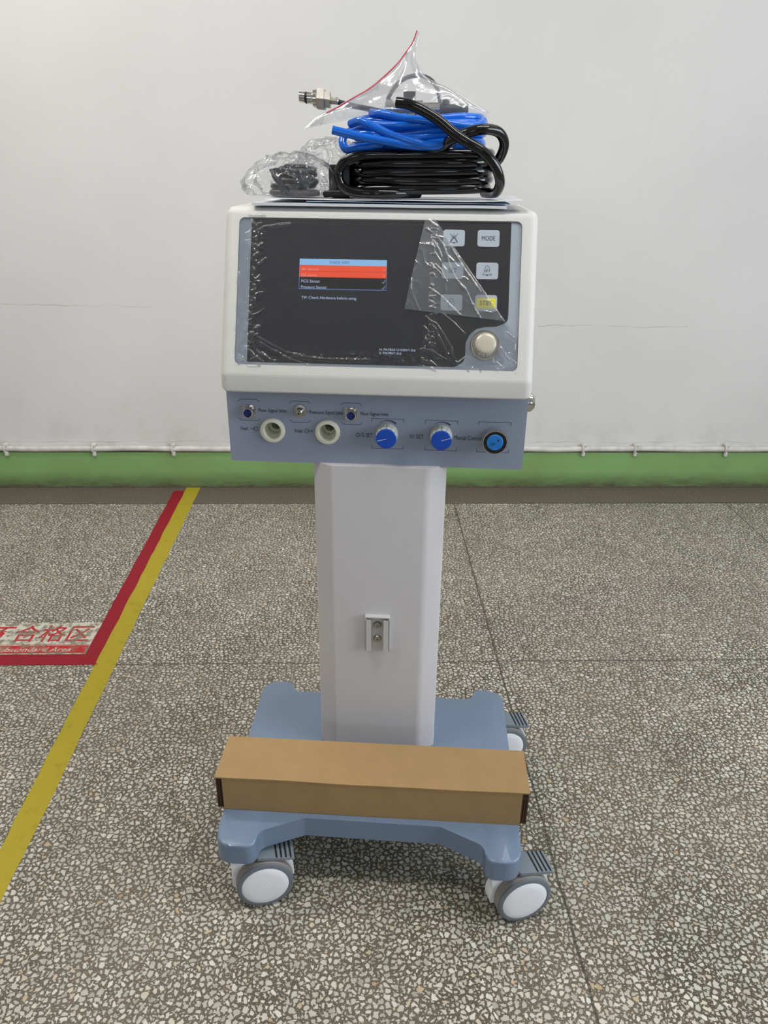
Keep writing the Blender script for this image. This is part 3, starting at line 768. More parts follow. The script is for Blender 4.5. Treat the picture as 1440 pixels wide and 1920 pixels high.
# keys
keys = [(.1016, .1360, .2139, .2403, 'mute'), (.1563, .1910, .2141, .2408, 'MODE'), (.1013, .1355, .1622, .1883, 'SET'),
        (.1560, .1908, .1624, .1888, 'bellset'), (.1010, .1355, .1112, .1369, 'lock'), (.1560, .1907, .1114, .1371, 'STBY')]
for x0, x1, y0, y1, kind in keys:
    bm = bmesh.new(); prism(bm, rrect(x0, x1, y0, y1, .004), -.0026, -.0016, FF, bev=.0003)
    ky = obj('key', bm, M['button'], pan); cx, cy = (x0 + x1) / 2, (y0 + y1) / 2; K = -.0016
    sy = bmesh.new(); lw = .0006
    def st(p, w_=lw): stroke(sy, [(cx + a, cy + b) for a, b in p], w_, FF, K, .0002)
    if kind in ('MODE', 'SET', 'STBY'):
        hw = {'MODE': .0105, 'SET': .0068, 'STBY': .0098}[kind]
        if kind == 'STBY':
            b2 = bmesh.new(); prism(b2, rrect(x0 + .0020, x1 - .0020, y0 + .0040, y1 - .0050, .0015), K, K + .0002, FF); K += .0002
            bmesh.ops.recalc_face_normals(b2, faces=b2.faces[:])
            tm = bpy.data.meshes.new('t'); b2.to_mesh(tm); b2.free(); n0 = len(sy.faces); sy.from_mesh(tm); bpy.data.meshes.remove(tm)
            sy.faces.ensure_lookup_table()
            for q in sy.faces[n0:]: q.material_index = 1
        text_bm(sy, kind, FF, cx - hw, cx + hw, cy - .0036, cy + .0036, .0002, K)
    elif kind == 'mute':
        st([(-.0062, -.0070), (0, .0070), (.0062, -.0070), (-.0062, -.0070)]); st([(-.0045, -.0070), (-.0010, .0020), (.0, .0035), (.0010, .0020), (.0045, -.0070)])
        st([(-.0065, .0068), (.0065, -.0068)]); st([(.0065, .0068), (-.0065, -.0068)]); st([(-.0012, -.0074), (0, -.0086), (.0012, -.0074)], .001)
    elif kind == 'bellset':
        text_bm(sy, 'SET', FF, cx - .0052, cx + .0052, cy - .0022, cy + .0022, .0002, K)
        st([(.0036 * math.cos(math.radians(a)), .0036 + .0038 * math.sin(math.radians(a))) for a in range(0, 181, 15)])
        st([(-.0055, -.0035), (-.0078, -.0062), (.0078, -.0062), (.0055, -.0035)]); st([(-.001, -.0072), (.001, -.0072)], .0016); st([(0, .0074), (0, .0086)])
    else:
        st([(-.0042, .0012), (.0042, .0012), (.0042, -.0070), (-.0042, -.0070), (-.0042, .0018)]); st([(-.0030, .0012), (-.0030, .0045), (-.0015, .0065), (.0015, .0065), (.0030, .0045), (.0030, .0012)])
        st([(0, -.0015), (0, -.0045)], .0014)
    obj('symbol', sy, [M['ink'], M['key_yellow']], ky)

# rotary knob on the panel
f = lambda a, b, c: FF(.1742 + a, .0572 + b, c)
bm = bmesh.new(); lathe(bm, [(.0238, -.0028), (.0238, -.0012), (.0226, .0002), (.0206, .0000), (.0196, -.0018), (.0, -.0018)], f, 48); kb = obj('rotary_knob', bm, M['chrome'], vent, smooth=30)
bm = bmesh.new(); n = 96
rings = [[bm.verts.new(f((r - (.0008 if i % 4 < 2 and 0 < j < 3 else 0)) * math.cos(2 * PI * i / n), (r - (.0008 if i % 4 < 2 and 0 < j < 3 else 0)) * math.sin(2 * PI * i / n), h)) for i in range(n)]
         for j, (r, h) in enumerate(((.0172, -.0018), (.0172, .0000), (.0170, .0080), (.0169, .0090), (.0164, .0115), (.0150, .0130), (.010, .0137), (.002, .0139)))]
for j in range(len(rings) - 1):
    for i in range(n): bm.faces.new((rings[j][i], rings[j][(i + 1) % n], rings[j + 1][(i + 1) % n], rings[j + 1][i]))
bm.faces.new(rings[-1]); obj('knob_cap', bm, M['cream'], kb, smooth=40)

# casters
def caster(sx, sy, ang):
    root = bpy.data.objects.new('caster', None); COL.objects.link(root); root.parent = vent; root.location = (sx, sy, 0); root.rotation_euler = (0, 0, ang)
    cx, R = .040, .052
    for s in (-1, 1):
        f = lambda a, b, c, s=s: (cx + a, s * c, R + b)
        bm = bmesh.new()
        lathe(bm, [(.0425, .0330), (.0435, .0342), (.0480, .0342), (.0512, .0325), (.0520, .0290), (.0520, .0160), (.0505, .0130), (.036, .0125)], f, 56, mis=[0, 0, 0, 0, 1, 1, 0])
        obj('tire', bm, [M['tire'], M['tread']], root, smooth=40)
        bm = bmesh.new()
        lathe(bm, [(.0, .0364), (.030, .0360), (.0405, .0346), (.0430, .0332), (.0430, .014), (0, .014)], f, 56)
        text_bm(bm, 'FA2T', lambda a, b, c, s=s: (cx + (a if s < 0 else -a), s * c, R + b), -.012, .012, -.004, .003, .0003, .0362, rot=math.radians(25)) if s < 0 else None
        obj('wheel_cover', bm, M['caster_white'], root, smooth=40)
    bm = bmesh.new()
    pts = [(cx + .0555 * math.cos(math.radians(a)), R + .0555 * math.sin(math.radians(a))) for a in range(-8, 60, 6)] + [(.034, .106), (.026, .116), (-.022, .116)] + \
          [(cx + .0585 * math.cos(math.radians(a)), R + .0560 * math.sin(math.radians(a))) for a in range(158, 200, 6)] + [(cx - .03, .035), (cx + .03, .035)]
    prism(bm, pts, -.0118, .0118, lambda a, b, c: (a, c, b))
    lathe(bm, [(0, .104), (.024, .104), (.026, .110), (.026, .122), (0, .122)], lambda a, b, c: (a, b, c), 32)
    obj('caster_fork', bm, M['caster_white'], root, smooth=40)
    # brake pedal with four black grooves
    bm = bmesh.new()
    def PF(a, b, c): return (a - .008, b, .1125 - .20 * (a - .036) + c)
    prism(bm, rrect(.036, .104, -.026, .020, .004, 3), -.0035, .0035, PF, bev=.001)
    prism(bm, rect(.030, .050, -.018, .014), -.008, .002, PF)
    pd = obj('brake_pedal', bm, M['pedal'], root, smooth=30)
    bm = bmesh.new()
    for k in range(4): prism(bm, rect(.0705 + k * .0085, .0735 + k * .0085, -.0255, .0195), .0033, .0042, PF)
    obj('pedal_grooves', bm, M['dark'], root)
    return root
random.seed(1)
def add_caster(x, y, a, label):
    tag(caster(x, y, a), label)
add_caster(-.226, -.322, math.radians(17), 'front left caster with white wheel cover')
add_caster(.244, -.322, math.radians(19), 'front right caster with white wheel cover')
add_caster(.244, .075, math.radians(14), 'rear right caster half hidden by the base')
add_caster(-.228, .070, math.radians(20), 'rear left caster hidden under the base')

# protective film stuck over the display, its top right corner folded over
random.seed(7)
def film_mesh(nx, ny, fn, th=None):
    bm = bmesh.new(); V = [[bm.verts.new(fn(i / nx, j / ny)) for i in range(nx + 1)] for j in range(ny + 1)]
    for j in range(ny):
        for i in range(nx): bm.faces.new((V[j][i], V[j][i + 1], V[j + 1][i + 1], V[j + 1][i]))
    return bm
def ridge(p, s, seed=0):
    return 1 - abs(noise.noise(Vector((p[0] * s + seed, p[1] * s - seed, seed * 1.3)))) * 2.6
def q1_(L): return [Vector((.1016 + (x - 592) * .000198, .2403 - (y - 268) * .0001863)) for x, y in L]
def q2_(L): return [Vector((-.1978 + (x - 375) * .000203, .2456 - (y - 215) * .000192)) for x, y in L]
FLAPCR = [q1_(L) for L in ([(455, 280), (540, 340), (600, 430), (650, 590), (700, 700), (790, 800), (850, 930), (940, 1080)], [(345, 710), (345, 800), (390, 910), (425, 990)],
    [(500, 360), (560, 460), (580, 510)], [(500, 580), (560, 640), (630, 720)], [(540, 590), (590, 640), (610, 700)], [(500, 790), (600, 860), (700, 960), (780, 1060)], [(650, 420), (760, 600), (900, 800)])]
FILMCR = [q1_(L) for L in ([(480, 1030), (560, 1080), (620, 1170), (690, 1290), (680, 1370), (620, 1260), (540, 1100)], [(470, 1110), (500, 1160), (460, 1300)], [(620, 1000), (720, 1090), (790, 1160)],
    [(850, 1370), (940, 1410), (1060, 1400), (1100, 1440)], [(1120, 1140), (1190, 1190), (1190, 1300)], [(1080, 1270), (1130, 1350), (1200, 1400)])] + \
    [q2_(L) for L in ([(350, 1140), (440, 1230), (560, 1300), (700, 1370), (830, 1400)], [(380, 1160), (500, 1230), (640, 1300), (790, 1330)], [(345, 1180), (400, 1290), (470, 1340), (560, 1390)],
    [(330, 1000), (290, 1110), (240, 1250)], [(300, 1090), (250, 1200), (215, 1320)], [(240, 640), (225, 740)], [(250, 850), (220, 960)], [(240, 1030), (215, 1180)], [(370, 280), (450, 245), (630, 222)],
    [(345, 260), (290, 310)], [(340, 400), (355, 450)], [(700, 1330), (1000, 1350), (1300, 1345)], [(340, 1290), (330, 1380)], [(355, 1370), (400, 1350), (460, 1385)])]
for k in range(26):
    v_ = .045 + .2 * random.random(); u_ = -.200 + random.uniform(-.006, .004); FILMCR.append([Vector((u_, v_)), Vector((u_ + random.uniform(-.009, .009), v_ + random.uniform(-.004, .006)))])
    v_ = .04 + .10 * random.random(); FILMCR.append([Vector((.085, v_)), Vector((.085 + random.uniform(.003, .010), v_ + random.uniform(-.003, .003)))])
    v_ = .11 + .13 * random.random(); FLAPCR.append([Vector((.084, v_)), Vector((.084 + random.uniform(.003, .008), v_ + random.uniform(-.003, .003)))])
def crease(u, v, L, w_=.0017):
    best = 1.0; p = Vector((u, v))
    for pl in L:
        for i in range(len(pl) - 1):
            a = pl[i]; b = pl[i + 1]
            if u < min(a.x, b.x) - .005 or u > max(a.x, b.x) + .005 or v < min(a.y, b.y) - .005 or v > max(a.y, b.y) + .005: continue
            ab = b - a; t = max(0, min(1, (p - a).dot(ab) / max(1e-9, ab.length_squared))); d = (p - a - ab * t).length
            if d < best: best = d
    return math.exp(-(best / w_) ** 2)
def film_pt(s, t):
    v = .0125 + t * (.2590 - .0125)
    xr = .2252 if v < .0708 else .2244 + (.0857 - .2244) * (v - .0708) / (.2560 - .0708)
    u = -.2285 + s * (xr + .2285)
    # puckered over the edges of the screen glass, taut in the middle
    du = max(0, 1 - abs(u + .200) / .030) + max(0, 1 - abs(u - .088) / .022) + max(0, 1 - abs(v - .030) / .024) * .9 + max(0, (u - .10) / .10) * .5
    x = u * (1.0 if du < 0 else 1); rr = max(0, ridge((u * 1.0 + v * .7, v * .8 - u * .5), 46, 3.1)) ** 3 + .6 * max(0, ridge((u, v), 90, 8.7)) ** 3
    w = -.0004 + .0016 * min(1.3, du) * rr + .0003 * noise.noise(Vector((u * 30, v * 30, 1)))
    w += .0017 * crease(u, v, FILMCR)
    return FF(u, v, w)
bm = film_mesh(380, 220, film_pt)
# opening around the rotary knob
kill = [q for q in bm.faces if (q.calc_center_median() - FF(.1742, .0572, 0)).length < .0232]
bmesh.ops.delete(bm, geom=kill, context='FACES')
flm = obj('protective_film', bm, M['film'], vent, smooth='open'); tag(flm, 'clear crinkled protective film over the display')
A_, B_, C_, D_ = (.0730, .2575), (.0438, .1111), (.1574, .0862), (.0857, .2575)
E_ = (.2049, .0948)
def flap_pt(s, t):
    # s runs from the free edge to the fold, t runs top to bottom
    l = Vector(A_).lerp(Vector(B_), t); r = Vector(D_).lerp(Vector(E_ if True else C_), t)
    p = l.lerp(r, s)
    if t > .86:
        pass
    lift = .0035 + .012 * (1 - s) * math.sin(PI * min(1, t * 1.0)) * .6 + .0012 * max(0, ridge((p.x, p.y), 42, 5.5)) ** 3
    if s > .985: lift = .0018
    lift += .0017 * crease(p.x, p.y, FLAPCR)
    # bottom edge rises from the free corner to the fold
    return FF(p.x, p.y, lift)
bm = film_mesh(130, 170, flap_pt)
obj('folded_film_corner', bm, M['flap'], flm, smooth='open')

# ---------------------------------------------------------------- things on and around (device frame helper)
RZ = Matrix.Rotation(DA, 4, 'Z'); DM = Matrix.Translation(DEV) @ RZ
def dthing(name, label, cat, p, rz=0, group=None):
    o = thing(name, label, cat, DM @ Vector(p), DA + rz, group); return o
def loc_of(p): return lambda q: Vector(q) - Vector(p)

# cardboard box across the base
org = (.0087, -.222, .1652)
cb = dthing('cardboard_box', 'long brown cardboard box lying across the blue-grey trolley base', 'box', org)
hx, hy, hz = .2835, .0535, .077
bm = bmesh.new()
N_ = 40
def sag(x): return -.0014 * math.exp(-((x - .02) / .12) ** 2) + .0006 * math.sin(x * 30)
t = .003
box(bm, -hx + .009, hx - .009, -hy, hy, 0, .0015)
for y0, y1 in ((-hy, -hy + t), (hy - t, hy)): box(bm, -hx + .0125, hx - .0125, y0, y1, 0, hz - .0015)
for s in (-1, 1): box(bm, s * (hx - .020) - .0015, s * (hx - .020) + .0015, -hy + t, hy - t, 0.001, hz - .002)
obj('box_body', bm, M['card'], cb)
bm = bmesh.new(); lo = []; hi = []
poly = [(-hx, -hy), ] + []
V = [[bm.verts.new((-hx + 2 * hx * i / N_, -hy - .0008 + (2 * hy + .0016) * j / 2, hz + (sag(-hx + 2 * hx * i / N_) if j == 0 else 0) + .0004)) for i in range(N_ + 1)] for j in range(3)]
V2 = [[bm.verts.new(v.co + Vector((0, 0, -.0028))) for v in row] for row in V]
for j in range(2):
    for i in range(N_):
        bm.faces.new((V[j][i], V[j][i + 1], V[j + 1][i + 1], V[j + 1][i])); bm.faces.new((V2[j][i], V2[j + 1][i], V2[j + 1][i + 1], V2[j][i + 1]))
for i in range(N_):
    bm.faces.new((V[0][i], V2[0][i], V2[0][i + 1], V[0][i + 1])); bm.faces.new((V[2][i], V[2][i + 1], V2[2][i + 1], V2[2][i]))
for j in range(2):
    bm.faces.new((V[j][0], V[j + 1][0], V2[j + 1][0], V2[j][0])); bm.faces.new((V[j][N_], V2[j][N_], V2[j + 1][N_], V[j + 1][N_]))
obj('lid', bm, M['card'], cb)
for s in (-1, 1):
    bm = bmesh.new()
    for k in range(3):
        x = s * (hx - .0025 - k * .0042); box(bm, x - .0016, x + .0016, -hy + .001 + k * .0006, hy - .003, 0.002, hz - .003)
    box(bm, s * (hx - .0145) - .0012, s * (hx - .0145) + .0012, -hy + .002, hy - .002, .001, hz - .003)
    obj('end_flap', bm, M['card_in'], cb)

# papers on top of the monitor
TOPZ = 1.1886
org = (.0, .09, TOPZ)
def sheet(name, label, x0, x1, y0, y1, z, th, m, wav=.0012, seed=0, rz=0, curl=0, cat='papers'):
    o = dthing(name, label, cat, (0, .09, z), rz)
    o2 = bmesh.new(); nx, ny = 40, 20
    def P(i, j, d):
        u, v = i / nx, j / ny; x = x0 + (x1 - x0) * u; y = y0 + (y1 - y0) * v
        q = wav * (noise.noise(Vector((x * 9 + seed, y * 9, seed))) + 1) * .8 + curl * max(0, (u - .75) * 4) ** 2
        return (x, y - .09, q + d)
    T = [[o2.verts.new(P(i, j, th)) for i in range(nx + 1)] for j in range(ny + 1)]
    B = [[o2.verts.new(P(i, j, 0)) for i in range(nx + 1)] for j in range(ny + 1)]
    for j in range(ny):
        for i in range(nx):
            o2.faces.new((T[j][i], T[j][i + 1], T[j + 1][i + 1], T[j + 1][i])); o2.faces.new((B[j][i], B[j + 1][i], B[j + 1][i + 1], B[j][i + 1]))
    for i in range(nx):
        o2.faces.new((T[0][i], B[0][i], B[0][i + 1], T[0][i + 1])); o2.faces.new((T[ny][i], T[ny][i + 1], B[ny][i + 1], B[ny][i]))
    for j in range(ny):
        o2.faces.new((T[j][0], T[j + 1][0], B[j + 1][0], B[j][0])); o2.faces.new((T[j][nx], B[j][nx], B[j + 1][nx], T[j + 1][nx]))
    bpy.data.objects.remove(o)
    r = obj(name, o2, m, None, smooth=30); r.location = DM @ Vector((0, .09, z)); r.rotation_euler = (0, 0, DA + rz)
    return tag(r, label, cat)
sheet('plastic_sleeve', 'hazy clear plastic sleeve under the papers, poking out at the right', -.205, .234, -.002, .215, TOPZ + .0002, .0006, M['flap'], .0006, 1, .0, cat='plastic sleeve')
sheet('paper_booklet', 'white paper booklet lying on the monitor top under the hoses', -.207, .200, -.006, .190, TOPZ + .0018, .0042, M['paper'], .0008, 2, .0, cat='booklet')
sheet('printed_leaflet', 'thin pale blue leaflet on top of the white booklet, under the hose coil', -.120, .205, -.003, .180, TOPZ + .0078, .0010, M['paper_blue'], .0012, 5, .010, cat='leaflet')
sheet('loose_paper', 'loose white sheet with a raised corner sticking out at the right', -.190, .226, -.004, .185, TOPZ + .0106, .0005, M['paper'], .0018, 9, -.014, curl=.003, cat='paper')
PZ = TOPZ + .0138

# black hose coil
HR = .0079
def place(o): o.matrix_world = DM; return o
random.seed(11)
def ring_path(cx, cy, ax, ay, z0, dz, turns, ph, jit, zt=0, pw=2.6, n=36, drift=0):
    out = []
    for i in range(int(turns * n) + 1):
        a = ph + 2 * PI * i / n; k = i / n
        c, s = math.cos(a), math.sin(a)
        ex = 2 / pw; X = math.copysign(abs(c) ** ex, c); Y = math.copysign(abs(s) ** ex, s)
        jr = 1 + jit * noise.noise(Vector((k * 2.1, math.cos(a), math.sin(a))))
        out.append((cx + ax * X * jr, cy + ay * Y * jr, z0 + dz * k + zt * X + jit * .04 * noise.noise(Vector((k * 3, a, 4))) + drift * Y))
    return out
bm = bmesh.new()
path = ring_path(.062, .112, .114, .083, PZ + HR + .0005, .0128, 4.9, PI * .5, .05, pw=3.4)
# last stretch climbs, loops out to the right and ends in the free end pointing up left
P_end = path[-1]
tail = [(.095, .024, 1.2795), (.108, .012, 1.289), (.130, .006, 1.298), (.156, .010, 1.304), (.181, .025, 1.301), (.193, .042, 1.286), (.189, .055, 1.266), (.176, .07, 1.25)]
loop = [tuple(p) for p in path]
tube(bm, catmull(loop[::3] + [loop[-1]], 4), HR, 16, cap=True)
tube(bm, catmull([(.050, .036, 1.269)] + tail, 6), HR, 16)
# strand that ends free above the blue hose
fe = [(.0225, .010, 1.3395), (.040, .006, 1.337), (.062, .004, 1.329), (.088, .003, 1.315), (.110, .001, 1.299), (.132, -.002, 1.286), (.157, -.001, 1.273), (.178, .006, 1.253), (.1885, .018, 1.231), (.187, .040, 1.216), (.183, .07, 1.212), (.17, .11, 1.211)]
tube(bm, catmull(fe, 6), HR, 18, hollow=.62)
# inner left wrap strand
wr = [(.020, .03, 1.268), (-.030, .022, 1.266), (-.058, .022, 1.258), (-.070, .024, 1.240), (-.064, .018, 1.222), (-.046, .012, 1.2125), (-.015, .010, 1.2105), (.010, .016, 1.2105), (.035, .030, 1.2105), (.06, .05, 1.2105)]
tube(bm, catmull(wr, 6), HR * .95, 16)
tag(place(obj('hose_coil', bm, M['hose_black'], smooth=60)), 'coil of glossy black hose stacked on the papers, right of the bags', 'hose')

# blue hose coil
bm = bmesh.new(); BR = .0064
random.seed(5)
def ring2(cx, cy, ax, ay, z, tx, ty, ph0, ph1, n=30):
    out = []
    for i in range(n + 1):
        a = ph0 + (ph1 - ph0) * i / n; c, s = math.cos(a), math.sin(a)
        X = math.copysign(abs(c) ** .8, c); Y = math.copysign(abs(s) ** .8, s)
        out.append((cx + ax * X, cy + ay * Y, z + tx * X + ty * Y))
    return out
b0 = 1.2835
turns = [(.054, .112, .108, .078, b0 + .000, .002, .003), (.057, .108, .104, .081, b0 + .0075, -.003, .002), (.052, .112, .110, .074, b0 + .017, .001, .004), (.056, .110, .103, .079, b0 + .0250, -.002, .000), (.058, .114, .106, .074, b0 + .0335, -.001, .003), (.060, .118, .098, .066, b0 + .039, .002, .001)]
full = []
for k, tt_ in enumerate(turns):
    full += ring2(*tt_, -PI / 2 + .5, -PI / 2 + .5 + 2 * PI * .96)[:-1]
tube(bm, catmull(full[::2], 3), BR, 14)
tube(bm, catmull([(-.077, .010, 1.3010), (-.055, .010, 1.2965), (-.030, .011, 1.2915), (.0031, .013, 1.2865), (.0424, .016, 1.281), (.075, .022, 1.2800), (.10, .035, 1.284)], 6), BR, 16, hollow=.62)
tube(bm, catmull([(-.052, .045, 1.311), (-.035, .028, 1.3145), (-.018, .020, 1.308), (.0155, .016, 1.2945), (.050, .014, 1.2850), (.080, .016, 1.2800), (.105, .024, 1.286)], 6), BR, 16)
tube(bm, catmull([(-.020, .06, 1.327), (.000, .042, 1.3255), (.030, .034, 1.319), (.066, .030, 1.316), (.10, .03, 1.3125), (.13, .036, 1.309), (.152, .05, 1.311), (.160, .075, 1.318)], 6), BR, 16)
tube(bm, catmull([(-.050, .06, 1.302), (-.061, .045, 1.296), (-.0645, .036, 1.284), (-.056, .030, 1.2740), (-.035, .026, 1.277), (.0, .03, 1.282)], 6), BR, 16)
tag(place(obj('hose_coil', bm, M['hose_blue'], smooth=60)), 'coil of glossy blue hose lying on top of the black hose', 'hose')

# metal regulator assembly with its own thin hose, half inside the zip bag
ra = dthing('gas_fitting_assembly', 'silver gas connector and brass-bodied regulator joined by thin black tube, on the blue hose', 'fitting', (0, .08, 1.335))
ra['label'] = 'silver gas connectors joined by thin black tube, lying on the blue hose'
def LX(x0, y0, z0): return lambda a, b, c: (x0 + c, y0 - .08 + a, z0 - 1.335 + b)
bm = bmesh.new(); f = LX(-.1385, .08, 1.3510)
def tilt(fn, k=-.09): return lambda a, b, c: (lambda p: (p[0], p[1], p[2] + k * c))(fn(a, b, c))
ft = tilt(f)
lathe(bm, [(0, 0), (.0042, 0), (.0078, 0), (.0080, .009), (.0066, .010), (.0066, .0125), (.0086, .013), (.0086, .020), (.0100, .0215), (.0128, .023), (.0128, .030)], ft, 28)
obj('connector_plug', bm, M['chrome'], ra, smooth=30)
bm = bmesh.new(); lathe(bm, [(.0066, .0098), (.0086, .0100), (.0086, .0122), (.0066, .0125)], ft, 28); obj('seal_ring', bm, M['rubber'], ra, smooth=30)
bm = bmesh.new(); lathe(bm, [(0, .028), (.0158, .0285), (.0172, .030), (.0172, .041), (.0158, .0425), (.0130, .043), (.0130, .0505), (.006, .051), (.006, .060), (0, .060)], ft, 6)
obj('hex_nut', bm, M['steel'], ra)
bm = bmesh.new(); lathe(bm, [(.0140, .030), (.0148, .030), (.0148, .0345), (.0140, .0345)], ft, 28)
lathe(bm, [(0, .050), (.0055, .050), (.0055, .062), (.004, .064), (0, .064)], ft, 20)
obj('collar', bm, M['steel'], ra, smooth=30)
bm = bmesh.new()
tube(bm, catmull([(-.079, 0, .0100), (-.060, 0, .0055), (-.040, .0, .002), (-.010, .0, -.003), (.015, .004, -.0080), (.03, .01, -.008)], 6), .0042, 12)
tube(bm, catmull([(.001, .03, .004), (.0035, .03, .016), (.0109, .03, .0290), (.0220, .03, .0405), (.036, .03, .0478), (.0507, .03, .0500), (.065, .03, .0478), (.0765, .03, .041), (.0848, .03, .0285), (.0888, .03, .012), (.089, .03, .000)], 6), .0034, 12)
obj('thin_tube', bm, M['rubber'], ra, smooth=60)
bm = bmesh.new()
lathe(bm, [(0, 0), (.010, 0), (.0135, .002), (.0135, .012), (.0105, .014), (.0105, .050), (.013, .052), (.013, .062), (.0098, .064), (.0098, .090), (0, .090)], LX(-.001, .10, 1.3365), 28)
lathe(bm, [(0, 0), (.009, 0), (.009, .015), (.0065, .016), (.0065, .0185), (0, .0185)], lambda a, b, c: (.040 + a, .02 + b, .008 + c), 24)
obj('regulator_body', bm, M['chrome'], ra, smooth=30)
bm = bmesh.new(); prism(bm, [(.0305, .0205), (.0305, .0125), (.0350, .0090), (.0350, .0040), (.0430, .0040), (.0440, .0105), (.0495, .0150), (.0495, .0205)], -.009, .004, lambda a, b, c: (a, c - .002, b + .004), bev=.0012)
obj('black_handle', bm, M['black_plastic'], ra, smooth=30)
bm = bmesh.new()
lathe(bm, [(0, .088), (.0088, .088), (.0088, .112), (.0098, .114), (.0098, .124), (.0092, .135), (0, .136)], LX(.0, .10, 1.3350), 24)
lathe(bm, [(0, 0), (.0055, 0), (.0065, .004), (.0055, .009), (0, .010)], lambda a, b, c: (.0985 + a, .02 + b, .006 + c), 20)
obj('rubber_coupling', bm, M['rubber'], ra, smooth=30)

# zip bag draped over the fittings
zb = dthing('zip_bag', 'clear zip-lock bag with red seal line draped over the silver fittings', 'plastic bag', (0, .07, 1.32))
zl = catmull([(.0490, 1.4435), (.0423, 1.4278), (.0314, 1.4140), (.0188, 1.4001), (-.0004, 1.3831), (-.0265, 1.3631), (-.0529, 1.3485), (-.0797, 1.3337), (-.1033, 1.3220), (-.1250, 1.3040)], 8)
zr = catmull([(.0525, 1.4400), (.0500, 1.4230), (.0475, 1.4072), (.0600, 1.3863), (.0778, 1.3751), (.1009, 1.3667), (.1277, 1.3526), (.1500, 1.3410), (.1695, 1.3306), (.1600, 1.3190)], 8)
lowl = Vector((-.118, 1.303)); lowm = Vector((-.05, 1.318))
def zbag(side):
    def fn(s, t):
        i = t * (len(zl) - 1); a = Vector(zl[int(min(i, len(zl) - 2))]).lerp(Vector(zl[int(min(i, len(zl) - 2)) + 1]), i - int(min(i, len(zl) - 2)))
        b = Vector(zr[int(min(i, len(zr) - 2))]).lerp(Vector(zr[int(min(i, len(zr) - 2)) + 1]), i - int(min(i, len(zr) - 2)))
        x = a.x + (b.x - a.x) * s
        z = a.y + (b.y - a.y) * s
        z += .018 * math.sin(PI * s) * max(0, t - .45) * 1.6                         # lower edge lies over the blue hose
        belly = math.sin(PI * min(1, s * 1.02)) ** .7 * min(1, t * 1.5) * (1 - .25 * t)
        cr = noise.noise(Vector((x * 26, z * 26, side * 3))) * .0035 + max(0, ridge((x + z * .6, z - x * .4), 17, side * 2 + 4)) ** 5 * .003
        y = side * (.030 * belly) + cr * min(1, 6 * s * (1 - s) + .12) + .012 * math.sin(t * 5) * (1 - s)
        y += -.030 * max(0, 1 - s * 2) * t
        return (x, y + .012, z - 1.32)
    return fn
for side, nm in ((-1, 'front_sheet'), (1, 'back_sheet')):
    obj(nm, film_mesh(80, 100, zbag(side)), M['zipbag'], zb, smooth='open')
zp = zbag(-1)
bm = bmesh.new(); tube(bm, [Vector(zp(.035, t_ / 60)) + Vector((0, -.0010, 0)) for t_ in range(0, 53)], .00085, 6); obj('red_zip_line', bm, M['zip_red'], zb, smooth=60)

# left bag with black cable and adapter
cbm = dthing('coiled_cable', 'dark coiled power cable inside the crumpled clear bag at left', 'cable', (-.148, .06, PZ))
bm = bmesh.new()
def cable_loop(cx, cy, ax, ay, z, tx, ty, k): return [(cx + ax * math.copysign(abs(math.cos(a)) ** .7, math.cos(a)), cy + ay * math.sin(a), z + tx * math.cos(a) + ty * math.sin(a)) for a in [2 * PI * i / 28 for i in range(28)]]
for (cx, cy, ax, ay, z, tx, ty) in ((0, 0, .038, .030, .0065, 0, 0), (-.002, .002, .034, .028, .0165, .001, .0), (.003, 0, .033, .026, .0250, -.002, .001), (.004, .003, .030, .024, .0335, .001, 0), (.006, .0, .027, .022, .0410, -.001, .002)):
    tube(bm, cable_loop(cx, cy, ax, ay, z, tx, ty, 0), .0047, 10, closed=True)
tube(bm, catmull([(-.030, -.026, .040), (-.026, -.034, .030), (-.012, -.034, .014), (-.004, -.032, .004)], 6), .0042, 10)
obj('cable_strands', bm, M['cable'], cbm, smooth=60)
bm = bmesh.new(); box(bm, -.014, .022, -.020, .012, .040, .050, bev=.004); box(bm, -.031, -.012, -.022, -.006, .034, .044, bev=.003)
for k in range(3): box(bm, -.037, -.031, -.020 + k * .005, -.0185 + k * .005, .036, .042)
obj('plug', bm, M['black_plastic'], cbm, smooth=40)

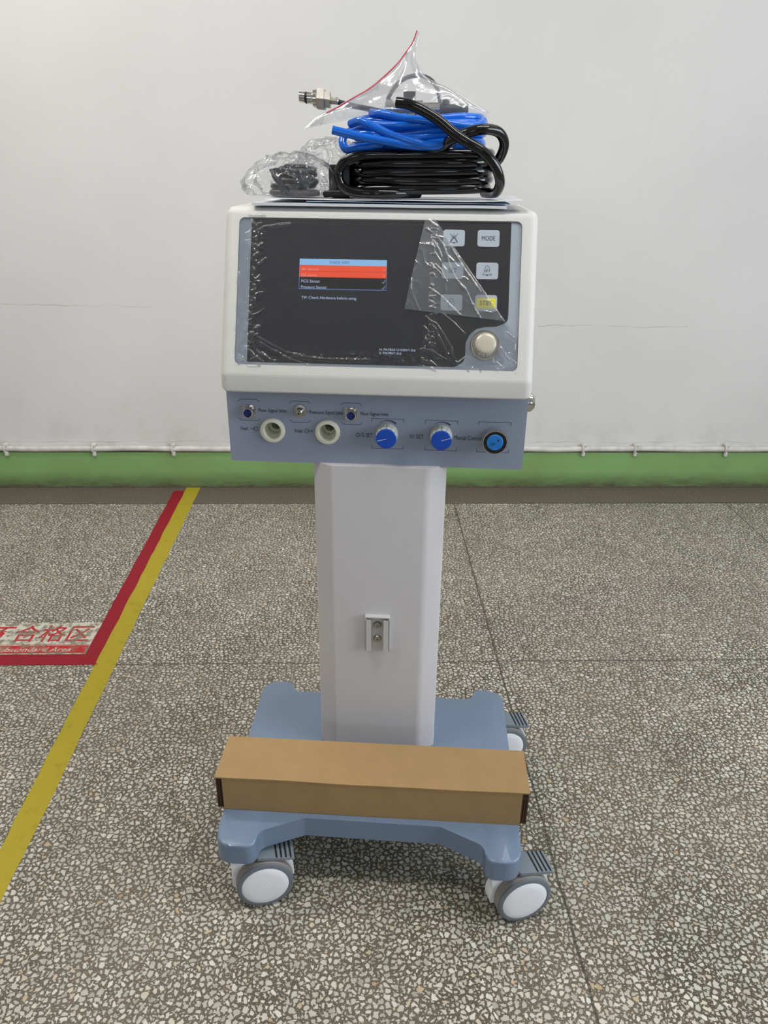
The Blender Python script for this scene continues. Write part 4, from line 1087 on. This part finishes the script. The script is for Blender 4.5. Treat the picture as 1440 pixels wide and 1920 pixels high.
def crumple(name, label, org_, blobs, seed, m, cat='plastic bag'):
    o = None; bm = bmesh.new()
    r = bmesh.ops.create_icosphere(bm, subdivisions=6, radius=1)
    for v in bm.verts:
        d = v.co.normalized(); best = 0
        for (cx, cy, cz, rx, ry, rz_) in blobs:      # radial union of ellipsoids seen from the origin blob
            # ray from origin: solve |(t d - c)/r| = 1
            A = (d.x / rx) ** 2 + (d.y / ry) ** 2 + (d.z / rz_) ** 2; B = -2 * (d.x * cx / rx ** 2 + d.y * cy / ry ** 2 + d.z * cz / rz_ ** 2); C = (cx / rx) ** 2 + (cy / ry) ** 2 + (cz / rz_) ** 2 - 1
            D = B * B - 4 * A * C
            if D > 0: best = max(best, (-B + math.sqrt(D)) / (2 * A))
        rr = best
        n1 = noise.noise(d * 2.3 + Vector((seed, 0, 0))); n2 = abs(noise.noise(d * 4.5 + Vector((0, seed, 0)))); n3 = abs(noise.noise(d * 7 + Vector((0, 0, seed))))
        vc = noise.voronoi(d * 2.0 + Vector((seed, seed, 0)))[0]; n4 = min(.5, vc[1] - vc[0])
        rr *= 1 + .12 * n1 - .13 * n2 - .03 * n3 + .16 * (.25 - n4)
        v.co = d * rr
        if v.co.z < -org_[2] + PZ + .0015: v.co.z = -org_[2] + PZ + .0015 + .001 * n3
    o = obj(name, bm, m, None, smooth='open'); o.location = DM @ Vector(org_); o.rotation_euler = (0, 0, DA)
    return tag(o, label, cat)
crumple('clear_bag', 'crumpled clear plastic bag with dark cable inside, at left on the papers', (-.150, .055, PZ + .028),
        [(0, 0, 0, .072, .052, .040), (-.03, 0, -.008, .058, .045, .032), (.03, 0, .0, .050, .045, .030)], 4.2, M['bag'])
crumple('clear_bag', 'puffed greyish clear bag standing behind the crumpled bag, beside the black hose', (-.105, .110, PZ + .045),
        [(0, 0, 0, .048, .040, .044), (.015, 0, .012, .040, .030, .036), (-.02, 0, -.01, .040, .035, .034)], 9.7, M['bag'])
ad = dthing('power_adapter', 'black power adapter block wedged between the bags and the black hose', 'adapter', (-.076, .075, PZ))
bm = bmesh.new(); box(bm, -.014, .022, -.022, .030, 0, .050, bev=.004); obj('adapter_body', bm, M['black_plastic'], ad, smooth=40)
bm = bmesh.new(); tube(bm, catmull([(-.02, -.03, .005), (-.005, -.036, .0065), (.012, -.038, .008), (.022, -.03, .014)], 6), .0055, 10); obj('adapter_lead', bm, M['black_plastic'], ad, smooth=60)
